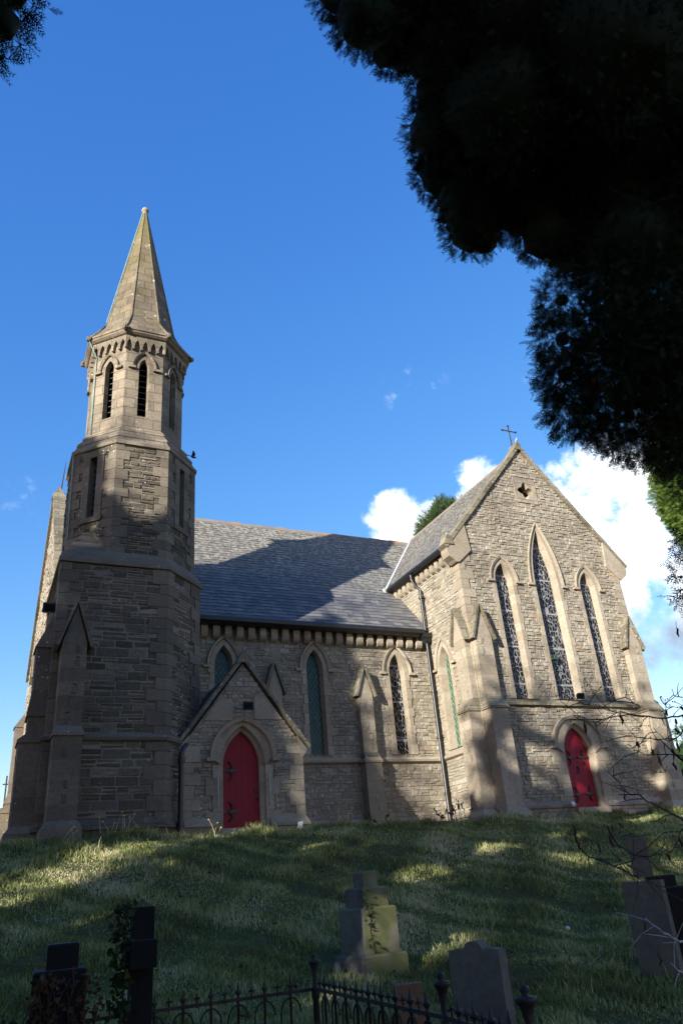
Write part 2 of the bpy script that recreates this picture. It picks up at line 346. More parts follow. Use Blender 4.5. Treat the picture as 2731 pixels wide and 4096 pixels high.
def rubble(mb, F, polys, mat='rubble', rows=(.075, .155), lens=(.09, .27), prot=(.002, .024), gap=.008, base=0):
    vs = [p[1] for p in polys[0]]; v = min(vs)+.003; top = max(vs)
    while v < top-.03:
        h = min(rng.uniform(*rows), top-v)
        iv = intervals(polys, v+h/2)
        for u0, u1 in iv:
            u = u0+rng.uniform(0, .05); 
            while u < u1-.03:
                l = min(rng.uniform(*lens)*(.6+h*4), u1-u)
                if u1-u-l < .06: l = u1-u
                def one(a, b, c, e):
                    p = rng.uniform(*prot); j = lambda: rng.uniform(-.009, .009); jd = lambda: base+p+rng.uniform(-.008, .008)
                    g = gap/2; r = rng.random()
                    q = [(a+g+j(), c+g+j()), (b-g+j(), c+g+j()), (b-g+j(), e-g+j()), (a+g+j(), e-g+j())]
                    cs = (.02, .02)
                    out = [F.P(x+(cs[0]*.4 if k in (0, 3) else -cs[0]*.4), y+(.006 if k < 2 else -.006), jd()) for k, (x, y) in enumerate(q)]
                    inn = [F.P(x, y, base-.01) for x, y in q]
                    mb.hexa(out+inn, mat, r)
                if h > .115 and rng.random() < .35 and l > .16:
                    k = h*rng.uniform(.4, .6); one(u, u+l, v, v+k); one(u, u+l, v+k, v+h)
                else: one(u, u+l, v, v+h)
                u += l
        v += h
def wall(mb, F, outer, holes, mat='rubble', mortar='mortar', grow=None, **kw):
    tess(mb, F, outer, holes, 0, mortar); rubble(mb, F, [outer]+(grow if grow is not None else holes), mat, **kw)
def quoins(mb, corner, a, b, z0, z1, mat='ashlar', L=.40, S=.22, h=.27, p=.034):
    # corner xy; a, b: unit vectors running away from the corner along each wall; both convex
    a = Vector((*a, 0)).normalized(); b = Vector((*b, 0)).normalized(); c = Vector((*corner, 0))
    na = -(b-a*b.dot(a)).normalized(); nb = -(a-b*a.dot(b)).normalized()
    k = p/(1+na.dot(nb)); mit = (na+nb)*k
    z = z0; i = 0
    while z < z1-.05:
        hh = min(h*rng.uniform(.85, 1.15), z1-z)
        if z1-z-hh < .08: hh = z1-z
        la, lb = (L, S) if i % 2 else (S, L); la *= rng.uniform(.85, 1.1); lb *= rng.uniform(.85, 1.1)
        pl = [c+a*la-na*.01, c+a*la+na*p, c+mit, c+b*lb+nb*p, c+b*lb-nb*.01]
        zz = V(0, 0, z+.005); zt = V(0, 0, z+hh-.005)
        mb.prism([q+zz for q in pl], [q+zt for q in pl], mat); z += hh; i += 1
def offpath(path, off, closed):
    n = len(path); out = []
    for i in range(n):
        p = Vector(path[i]); segs = []
        if closed or i > 0: segs.append((p-Vector(path[i-1])).normalized())
        if closed or i < n-1: segs.append((Vector(path[(i+1) % n])-p).normalized())
        ns = [Vector((t.y, -t.x)) for t in segs]
        if len(ns) == 1: out.append(p+ns[0]*off)
        else: out.append(p+(ns[0]+ns[1])*(off/(1+ns[0].dot(ns[1]))))
    return out
def course(mb, path, prof, mat, closed=False, rnd=None):
    rows = [[V(q.x, q.y, z) for q in offpath(path, o, closed)] for o, z in prof]
    n = len(path)
    for a in range(len(rows)-1):
        for i in range(n if closed else n-1):
            j = (i+1) % n
            # split long runs into blocks for tonal variety
            p0, p1, p2, p3 = rows[a][i], rows[a][j], rows[a+1][j], rows[a+1][i]
            mb.face([p0, p1, p2, p3], mat, rnd)
    if not closed:
        for k in (0, n-1): mb.face([r[k] for r in rows], mat, rnd)

church = thing('church', 'grey stone Gothic church with a spire, slate roofs and red doors', 'church', (8, 22, 1.3))
class _P: pass
def part(mb, name, parent=None, **kw):
    o = mb.build(name, None, **kw); o.parent = parent or church
    o.matrix_parent_inverse = Matrix.Translation((-8, -22, -1.3)) if parent is None else Matrix.Identity(4)
    return o

# ------------------------------------------------------------------ windows and doors
def window(F, cx, hw, sill, spring, apex, pane, dep=.18, gin=.04, band=.17, hood=True, name='lancet_window', mat='ashlar', proud=.036, parent=None, hoodoff=None, louv=False, label=None, hp=.10, hw_=.07):
    op = lancet(cx, hw, sill, spring, apex); inn = lancet(cx, hw-gin, sill+.03, spring, apex-gin*1.3)
    outp = lancet(cx, hw+band, sill-.02, spring, apex+band*1.25)
    mb = MB()
    # jamb blocks
    n = 9
    k = len(op)
    z = sill; i = 0
    while z < spring-.02:
        h = min(.3*rng.uniform(.8, 1.1), spring-z)
        if spring-z-h < .1: h = spring-z
        for sgn in (-1, 1):
            w = band*(1.0 if i % 2 else 1.35)*rng.uniform(.95, 1.05)
            xa, xb = cx+sgn*hw, cx+sgn*(hw+w); xi = cx+sgn*(hw-gin); r = rng.random()
            ext(mb, F, [(min(xa, xb), z+.003), (max(xa, xb), z+.003), (max(xa, xb), z+h-.003), (min(xa, xb), z+h-.003)], -.01, proud, mat, r)
            mb.face([F.P(xa, z, proud), F.P(xi, z, -dep), F.P(xi, z+h, -dep), F.P(xa, z+h, proud)], mat, r)
        z += h; i += 1
    # voussoirs: arch points 1..k-2
    for i in range(1, k-2):
        r = rng.random() if i % 2 else r
        q = [op[i], op[i+1], outp[i+1], outp[i]]
        mb.face([F.P(*x, proud) for x in q], mat, r); mb.face([F.P(*outp[i], proud), F.P(*outp[i+1], proud), F.P(*outp[i+1], -.01), F.P(*outp[i], -.01)], mat, r)
        mb.face([F.P(*op[i], proud), F.P(*op[i+1], proud), F.P(*inn[i+1], -dep), F.P(*inn[i], -dep)], mat, r)
    # sill
    mb.face([F.P(cx-hw, sill, proud), F.P(cx+hw, sill, proud), F.P(cx+hw-gin, sill+.05, -dep), F.P(cx-hw+gin, sill+.05, -dep)], mat)
    if hood:
        ho = hoodoff or band
        a = lancet(cx, hw+ho+.02-hw_, sill, spring-.02, apex+ho*1.25+.03-hw_*1.2)[1:-1]; b = lancet(cx, hw+ho+.02, sill, spring-.02, apex+ho*1.25+.03)[1:-1]
        p = hp; rr = rng.random()
        strip(mb, F, a, 0, a, p-.03, mat, rnd=rr); strip(mb, F, a, p-.03, b, p, mat, rnd=rr); strip(mb, F, b, p, b, 0, mat, rnd=rr)
        for sgn in (-1, 1):
            x0 = cx+sgn*(hw+ho-.06); x1 = cx+sgn*(hw+ho+.13)
            ext(mb, F, [(min(x0, x1), spring-.08), (max(x0, x1), spring-.08), (max(x0, x1), spring-.01), (min(x0, x1), spring-.01)], 0, p, mat, rr)
    o = part(mb, name, parent, **({'label': label} if label else {}))
    g = MB()
    if louv:
        tess(g, F, op, [], -dep-.22, 'inner', .5)
        z = sill+.12
        while z < spring+.1:
            ww = hw-.005
            g.obox(F.P(cx-ww, z, -.14-dep*.3), F.u*2*ww, -F.n*.16+V(0, 0, .13), V(0, 0, .018), 'wood'); z += .19
        go = g.build('louvres', o)
    else:
        tess(g, F, inn, [], -dep+.002, pane, .5); go = g.build('pane', o)
    return o, outp, op

def hinge(F, cx, z, side, w=.52):
    mb = MB(); d0, d1 = -.17, -.15; x0 = cx-side*w*.0
    s = side
    def bar(a, b, c, e): ext(mb, F, [(min(a, b), c), (max(a, b), c), (max(a, b), e), (min(a, b), e)], d0, d1, 'black')
    bar(x0, x0+s*w*.62, z-.026, z+.026)
    ext(mb, F, [(x0+s*w*.62, z-.035), (x0+s*w*.72, z-.012), (x0+s*w*.82, z-.04), (x0+s*w*.80, z), (x0+s*w*.82, z+.04), (x0+s*w*.72, z+.012), (x0+s*w*.62, z+.035)], d0, d1, 'black')
    for t in (-1, 1):
        pts = [F.P(x0+s*(w*.20+.12*math.sin(a)), z+t*(.01+.095*(1-math.cos(a))), -.16) for a in [i*.45 for i in range(7)]]
        mb.tube(pts, [.018]*5+[.024, .008], 'black', 6)
        mb.blob(pts[-1], (.02, .012, .02), 'black', 6, 4)
    return mb

def doorway(F, cx, hw, sill, spring, apex, hw_hood, z_hood, apex_hood):
    op = lancet(cx, hw+.10, sill, spring, apex+.12); inn = lancet(cx, hw, sill, spring, apex)
    outp = lancet(cx, hw_hood-.05, sill, z_hood, apex_hood-.06)
    mb = MB(); k = len(op); proud = .036
    z = sill; i = 0
    while z < spring-.02:
        h = min(.32*rng.uniform(.85, 1.1), spring-z)
        if spring-z-h < .12: h = spring-z
        for s in (-1, 1):
            xa = cx+s*(hw+.10); xb = cx+s*(hw_hood-(.05 if i % 2 else -.1)); xi = cx+s*hw; xm = cx+s*(hw+.09); r = rng.random()
            ext(mb, F, [(min(xa, xb), z+.003), (max(xa, xb), z+.003), (max(xa, xb), z+h-.003), (min(xa, xb), z+h-.003)], -.01, proud, 'ashlar', r)
            mb.face([F.P(xa, z, proud), F.P(xm, z, -.06), F.P(xm, z+h, -.06), F.P(xa, z+h, proud)], 'ashlar', r)
            mb.face([F.P(xm, z, -.06), F.P(xi, z, -.10), F.P(xi, z+h, -.10), F.P(xm, z+h, -.06)], 'ashlar', r)
            mb.face([F.P(xi, z, -.10), F.P(xi, z, -.22), F.P(xi, z+h, -.22), F.P(xi, z+h, -.10)], 'ashlar', r)
        z += h; i += 1
    op2 = lancet(cx, hw+.06, sill, spring, apex+.07)
    for i in range(1, k-2):
        r = rng.random() if i % 2 else r
        mb.face([F.P(*op[i], proud), F.P(*op[i+1], proud), F.P(*outp[i+1], proud), F.P(*outp[i], proud)], 'ashlar', r)
        mb.face([F.P(*op[i], proud), F.P(*op[i+1], proud), F.P(*op2[i+1], -.06), F.P(*op2[i], -.06)], 'ashlar', r)
        mb.face([F.P(*op2[i], -.06), F.P(*op2[i+1], -.06), F.P(*inn[i+1], -.10), F.P(*inn[i], -.10)], 'ashlar', r)
        mb.face([F.P(*inn[i], -.10), F.P(*inn[i+1], -.10), F.P(*inn[i+1], -.22), F.P(*inn[i], -.22)], 'ashlar', r)
    a = lancet(cx, hw_hood-.06, sill, z_hood, apex_hood-.08)[1:-1]; b = lancet(cx, hw_hood+.02, sill, z_hood, apex_hood+.01)[1:-1]; p = .13; rr = .6
    strip(mb, F, a, 0, a, p-.03, 'ashlar', rnd=rr); strip(mb, F, a, p-.03, b, p, 'ashlar', rnd=rr); strip(mb, F, b, p, b, 0, 'ashlar', rnd=rr)
    for s in (-1, 1):
        x0 = cx+s*(hw_hood-.07); x1 = cx+s*(hw_hood+.10)
        ext(mb, F, [(min(x0, x1), z_hood-.07), (max(x0, x1), z_hood-.07), (max(x0, x1), z_hood+.01), (min(x0, x1), z_hood+.01)], 0, p, 'ashlar', rr)
    # step
    mb.obox(F.P(cx-hw-.12, sill-.16, .16), F.u*(2*hw+.24), -F.n*.4, V(0, 0, .155), 'ashlar')
    part(mb, 'door_surround')
    d = MB(); tess(d, F, inn, [], -.19, 'door', .5); do = part(d, 'door')
    for z in (sill+.36, spring-.10 if spring-sill > 1.2 else spring):
        for s in (1, -1) if False else (1,):
            h = hinge(F, cx-hw+.02, z, 1, hw*1.0); h.build('hinge', do)
    return do, op, outp

# ------------------------------------------------------------------ NAVE
FN = Fr((0, 20, 0), (1, 0, 0), (0, -1, 0)); Z0 = 1.0
WN = [(5.90, 'glass_green', 'green leaded lancet window half hidden by the porch roof'), (8.60, 'glass_green', 'green diamond leaded lancet window just right of the porch'), (11.29, 'glass_dark', 'dark leaded lancet window left of the downpipe corner')]
holes = []; grow = []
for x, pm, lb in WN:
    o, gp, op = window(FN, x, .26, 3.44, 5.85, 6.42, pm, band=.13, hoodoff=.20, label=lb); holes.append(op); grow.append(gp)
mb = MB(); outer = [(4.2, Z0), (12.45, Z0), (12.45, 7.15), (4.2, 7.15)]
wall(mb, FN, outer, holes, grow=[g for g in grow])
part(mb, 'nave_wall')
mb = MB(); course(mb, [(4.6, 20), (9.70, 20)], [(0, 3.38), (.10, 3.30), (.10, 3.24), (.03, 3.20), (0, 3.20)], 'ashlar')
course(mb, [(9.70, 20), (12.43, 20)], [(0, 3.38), (.10, 3.30), (.10, 3.24), (.03, 3.20), (0, 3.20)], 'ashlar')
course(mb, [(12.43, 20), (12.43, 17.9)], [(0, 3.38), (.10, 3.30), (.10, 3.24), (.03, 3.20), (0, 3.20)], 'ashlar')
part(mb, 'string_course')
PL = [(0, 1.80), (.09, 1.66), (.09, 1.60), (.05, 1.585), (.05, .9)]
mb = MB(); course(mb, [(6.9, 20), (12.43, 20), (12.43, 17.52), (14.95, 17.52)], PL, 'ashlar_j'); course(mb, [(16.1, 17.52), (18.65, 17.52), (18.65, 25)], PL, 'ashlar_j'); part(mb, 'plinth')
# corbel table
def corbel(F, u, z0, z1, w, d, mat, rnd):
    mb = MB(); prof = [(0, z1), (d, z1), (d, z0+.16)]+[(d*math.cos(a)*.9+.01, z0+.16-.14*math.sin(a)) for a in (.4, .8, 1.2)]+[(0, z0)]
    pts0 = [F.P(u-w/2, z, dd) for dd, z in prof]; pts1 = [F.P(u+w/2, z, dd) for dd, z in prof]
    mb.prism(pts0, pts1, mat, rnd); return mb
tb = MB(); tb.obox(FN.P(4.3, 6.98, .20), FN.u*(8.1), -FN.n*.22, V(0, 0, .15), 'ashlar_j'); table = part(tb, 'corbel_table')
u = 12.12
while u > 4.8:
    corbel(FN, u, 6.56, 6.979, .19, .19, 'ashlar', .9 if u > 11.6 else rng.random()*.8).build('corbel', table); u -= .34
# nave roof
def slates(mb, o, u, s, n, lu, ls, g=.215, w=.27, mat='slate'):
    k = 0; t = 0.0
    while t < ls-.02:
        x = -rng.uniform(.0, .05)-(w/2 if k % 2 else 0); gg = min(g, ls-t)
        while x < lu:
            ww = w*rng.uniform(.9, 1.1); x0 = max(0, x)+.003; x1 = min(lu, x+ww)-.003
            if x1 > x0+.02:
                h = .020+rng.uniform(-.004, .005); h2 = .003; dj = rng.uniform(-.008, .008)-(.05 if rng.random() < .012 else 0)
                a = o+u*x0+s*(t+dj-.02); b = o+u*x1+s*(t+dj-.02+rng.uniform(-.003, .003)); c = o+u*x1+s*(t+gg); d = o+u*x0+s*(t+gg); r = rng.random()
                mb.face([a+n*h, b+n*h, c+n*h2, d+n*h2], mat, r); mb.face([a-n*.004, b-n*.004, b+n*h, a+n*h], mat, r*.5)
                mb.face([a-n*.004, a+n*h, d+n*h2], mat, r*.5)
            x += ww
        t += gg; k += 1
def roofplane(mb, p0, p1, ridge0):
    p0, p1, q = Vector(p0), Vector(p1), Vector(ridge0); u = (p1-p0); lu = u.length; u.normalize(); s = q-p0; s -= u*s.dot(u); ls = s.length; s.normalize(); n = u.cross(s)
    if n.z < 0: n = -n
    slates(mb, p0, u, s, n, lu, ls); mb.face([p0-n*.01, p1-n*.01, p1+s*ls-n*.01, p0+s*ls-n*.01], 'slate', .1)
mb = MB(); roofplane(mb, (1.7, 19.66, 7.13), (15.5, 19.66, 7.13), (1.7, 25.1, 12.87))
mb.face([(1.7, 25.1, 12.87), (15.5, 25.1, 12.87), (15.5, 30.5, 7.13), (1.7, 30.5, 7.13)], 'slate', .4)
mb.face([(1.7, 19.7, 7.10), (1.7, 25.1, 12.8), (1.7, 30.5, 7.1)], 'slate', .4)
nr = part(mb, 'nave_roof')
mb = MB(); x = 4.0
while x < 15.5:
    w = rng.uniform(.42, .48); dz = rng.uniform(-.01, .012)-.05*math.sin((x-4)/11.5*math.pi)*.5
    for s in (-1, 1):
        mb.hexa([V(x, 25.1+s*.17, 12.75+dz), V(x+w-.01, 25.1+s*.17, 12.75+dz), V(x+w-.01, 25.1, 12.94+dz), V(x, 25.1, 12.94+dz), V(x, 25.1+s*.15, 12.70+dz), V(x+w-.01, 25.1+s*.15, 12.70+dz), V(x+w-.01, 25.1, 12.88+dz), V(x, 25.1, 12.88+dz)], 'ridge')
    x += w
mb.build('ridge_tiles', nr)
# gutters
mb = MB(); gp = [(.0, 7.11), (.11, 7.14), (.15, 7.10), (.14, 7.0), (.05, 6.94), (-.06, 6.92), (-.3, 6.95)]
course(mb, [(4.7, 19.68), (12.2, 19.68)], gp, 'black'); part(mb, 'gutter')
mb = MB(); gp = [(.0, 9.14), (.09, 9.17), (.12, 9.12), (.11, 9.06), (.02, 9.03), (0, 9.03)]
course(mb, [(12.17, 22.2), (12.17, 17.95)], gp, 'black'); part(mb, 'gutter')
mb = MB(); mb.box(12.1, 12.35, 19.7, 20, 6.9, 7.02, 'black')
# ------------------------------------------------------------------ TRANSEPT
FT = Fr((0, 17.52, 0), (1, 0, 0), (0, -1, 0)); CX = 15.54
holes = []; grow = []
TW = [(13.95, .31, 4.52, 8.12, 8.68, 'narrow dark lancet window on the left of the gable group'), (15.585, .45, 4.52, 8.12, 10.02, 'tallest central lancet window of the gable'), (17.22, .31, 4.52, 8.12, 8.68, 'narrow dark lancet window on the right of the gable group')]
for x, hw, z0, z1, z2, lb in TW:
    o, gp, op = window(FT, x, hw, z0, z1, z2, 'glass_dark', band=.13, hoodoff=.17, label=lb, gin=.05 if hw < .4 else .10); holes.append(op); grow.append(gp)
do, op, gp = doorway(FT, 15.50, .45, 1.58, 3.02, 3.74, .90, 3.22, 4.04); holes.append(op); grow.append(gp)
lat = hinge(FT, 15.80+.13, 1.96, -1, .48); lat.build('hinge', do, label='right hand lower hinge'); hinge(FT, 15.93, 2.93, -1, .48).build('hinge', do)
qf = []
qx, qz, qr = 15.50, 11.43, .13
for k in range(4):
    a0 = k*math.pi/2
    for a in np.linspace(-1.5, 1.5, 9): rr_ = qr*(1+.45*max(0, math.cos(a))**6); qf.append((qx+math.cos(a0)*qr+math.cos(a0+a)*rr_, qz+math.sin(a0)*qr+math.sin(a0+a)*rr_))
holes.append(qf); sq = [(15.07, 10.98), (15.95, 10.98), (15.95, 11.90), (15.07, 11.90)]; grow.append(sq)
outer = [(12.43, Z0), (18.65, Z0), (18.65, 9.40), (15.54, 13.03), (12.43, 9.40)]
mb = MB(); wall(mb, FT, outer, holes, grow=grow, rows=(.07, .14), lens=(.08, .24), prot=(.002, .034))
part(mb, 'transept_gable_wall')
mb = MB(); tess(mb, FT, sq, [qf], .036, 'ashlar_j'); strip(mb, FT, qf, .036, qf, -.25, 'ashlar', True)
for a, b in zip(sq, sq[1:]+sq[:1]): mb.face([FT.P(*a, 0), FT.P(*b, 0), FT.P(*b, .036), FT.P(*a, .036)], 'ashlar')
q = part(mb, 'quatrefoil_window'); g = MB(); tess(g, FT, qf, [], -.25, 'inner', .5); g.build('pane', q)
mb = MB(); course(mb, [(12.98, 17.52), (18.1, 17.52)], [(0, 4.50), (.11, 4.40), (.11, 4.33), (.03, 4.28), (0, 4.28)], 'weather'); part(mb, 'string_course')
FW = Fr((12.43, 0, 0), (0, -1, 0), (-1, 0, 0))
o, gp, op = window(FW, -19.0, .27, 3.44, 5.85, 6.42, 'glass_green_lit', band=.14, hoodoff=.20, label='green leaded lancet window on the side wall beside the downpipe')
mb = MB(); wall(mb, FW, [(-25.2, Z0), (-17.52, Z0), (-17.52, 9.1), (-25.2, 9.1)], [op], grow=[gp]); part(mb, 'transept_side_wall')
tb = MB(); tb.obox(FW.P(-22.5, 9.02, .16), FW.u*4.9, -FW.n*.18, V(0, 0, .14), 'ashlar_j'); table = part(tb, 'corbel_table')
u = -17.95
while u > -22.0:
    corbel(FW, u, 8.70, 9.019, .17, .155, 'ashlar', None).build('corbel', table); u -= .30
FE = Fr((18.65, 0, 0), (0, 1, 0), (1, 0, 0)); mb = MB(); tess(mb, FE, [(17.52, Z0), (30, Z0), (30, 9.1), (17.52, 9.1)], [], 0, 'mortar'); part(mb, 'transept_far_wall')
for q_, d_ in (((12.43, 17.52), 1), ((18.65, 17.52), -1)): mb = MB(); quoins(mb, q_, (d_, 0), (0, 1), 1.7, 9.0); part(mb, 'quoins')
mb = MB(); roofplane(mb, (12.17, 30, 9.13), (12.17, 17.6, 9.13), (12.17+3.37, 30, 12.98))
mb.face([(15.54, 17.6, 12.98), (15.54, 30, 12.98), (18.91, 30, 9.13), (18.91, 17.6, 9.13)], 'slate', .4); tr = part(mb, 'transept_roof')
mb = MB(); mb.tube([(15.54, 17.7, 12.98), (15.54, 25.2, 12.98)], .07, 'ridge', 6); mb.build('ridge_tiles', tr)
mb = MB()
v0 = V(12.15, 21.62, 9.19); v1 = V(15.5, 25.05, 12.95); dd = (v1-v0); sd = V(-.6, .6, 0)
for t in range(12):
    a = v0+dd*(t/12); b = v0+dd*((t+1)/12-.004)
    mb.hexa([a+V(-.04, 0, .035), b+V(-.04, 0, .035), b+V(.06, 0, .09), a+V(.06, 0, .09), a+V(-.08, 0, -.05), b+V(-.08, 0, -.05), b+V(.10, 0, 0), a+V(.10, 0, 0)], 'lead')
mb.box(12.0, 12.25, 21.45, 21.75, 9.0, 9.2, 'lead')
part(mb, 'valley_flashing')
# gable coping with kneelers
mb = MB()
def copseg(pa, pb, y0, y1, th, mat, n=7):
    pa, pb = Vector(pa), Vector(pb); d = pb-pa; nrm = Vector((-d.y, d.x)).normalized()
    if nrm.y < 0: nrm = -nrm
    for i in range(n):
        a = pa+d*(i/n); b = pa+d*((i+1)/n-.003)
        mb.hexa([V(a.x, y0, a.y), V(b.x, y0, b.y), V(b.x+nrm.x*th, y0, b.y+nrm.y*th), V(a.x+nrm.x*th, y0, a.y+nrm.y*th), V(a.x, y1, a.y), V(b.x, y1, b.y), V(b.x+nrm.x*th, y1, b.y+nrm.y*th), V(a.x+nrm.x*th, y1, a.y+nrm.y*th)], mat, None, True)
for s in (-1, 1): copseg((CX+s*3.50, 9.00-.30+.28), (CX, 13.06), 17.42, 17.80, .12, 'weather')
cop = part(mb, 'gable_coping')
for s in (-1, 1):
    mb = MB(); poly = [(CX+s*x, z) for x, z in [(2.65, 8.98), (3.13, 8.55), (3.22, 8.55), (3.30, 8.62), (3.46, 8.72), (3.50, 8.86), (3.50, 9.0), (3.38, 9.12), (2.75, 9.85)]]
    ext(mb, Fr((0, 17.80, 0), (1, 0, 0), (0, -1, 0)), poly, 0, .36, 'ashlar')
    # little gablet on the kneeler
    c = CX+s*3.42
    mb.prism([V(c-.16, 17.40, 9.10), V(c+.16, 17.40, 9.10), V(c, 17.40, 9.50)], [V(c-.16, 17.75, 9.10), V(c+.16, 17.75, 9.10), V(c, 17.75, 9.50)], 'weather') if s < 0 else None
    mb.build('kneeler', cop)
mb = MB(); mb.prism([V(15.34, 17.40, 13.0), V(15.74, 17.40, 13.0), V(15.54, 17.40, 13.34)], [V(15.34, 17.86, 13.0), V(15.74, 17.86, 13.0), V(15.54, 17.86, 13.34)], 'weather'); mb.build('apex_stone', cop)
mb = MB(); x, y = 15.54, 17.72
mb.tube([(x, y, 13.2), (x, y, 14.12)], .022, 'iron', 6); mb.tube([(x-.26, y, 13.93), (x+.26, y, 13.93)], .020, 'iron', 6)
for dx, dz in ((-.28, 13.93), (.28, 13.93), (0, 14.14)):
    mb.prism([V(x+dx-.05, y-.015, dz), V(x+dx, y-.015, dz-.05), V(x+dx+.05, y-.015, dz), V(x+dx, y-.015, dz+.05)], [V(x+dx-.05, y+.015, dz), V(x+dx, y+.015, dz-.05), V(x+dx+.05, y+.015, dz), V(x+dx, y+.015, dz+.05)], 'iron')
part(mb, 'iron_cross')
# downpipe
mb = MB(); px, py = 12.27, 19.62
mb.tube([(12.13, 19.85, 9.1), (12.13, 19.85, 8.86), (12.2, 19.74, 8.66), (px, py, 8.45), (px, py, 6.98)], .045, 'black', 8)
mb.tube([(px, py, 6.75), (px, py, 1.75), (px-.03, py-.05, 1.55), (px-.03, py-.05, 1.2)], .055, 'black', 10)
mb.tube([(12.1, 19.62, 7.05), (12.2, 19.62, 6.98)], .05, 'black', 8)
dp = part(mb, 'downpipe')
mb = MB(); mb.prism([V(px+a, py+b, 6.70) for a, b in ((-.07, -.07), (.07, -.07), (.07, .07), (-.07, .07))], [V(px+a, py+b, 6.86) for a, b in ((-.12, -.12), (.12, -.12), (.12, .12), (-.12, .12))], 'black')
mb.box(px-.14, px+.14, py-.14, py+.14, 6.86, 7.0, 'black'); mb.build('hopper', dp)
for z in (5.2, 3.85, 2.3, 8.2):
    mb = MB(); mb.tube([(px, py, z-.04), (px, py, z+.04)], .075, 'black', 10); mb.box(px, 12.43, py-.02, py+.02, z-.02, z+.02, 'black'); mb.build('bracket', dp)
mb = MB(); qx_, qy_ = 4.06, 17.02
mb.tube([(qx_, qy_, 3.02), (qx_, qy_, 1.2)], .055, 'black', 10); mb.tube([(4.2, 17.15, 3.2), (4.1, 17.05, 3.1), (qx_, qy_, 2.98)], .05, 'black', 8)
dp2 = part(mb, 'downpipe')
for z in (2.85, 1.55): mb = MB(); mb.tube([(qx_, qy_, z-.05), (qx_, qy_, z+.05)], .08, 'black', 10); mb.build('bracket', dp2)

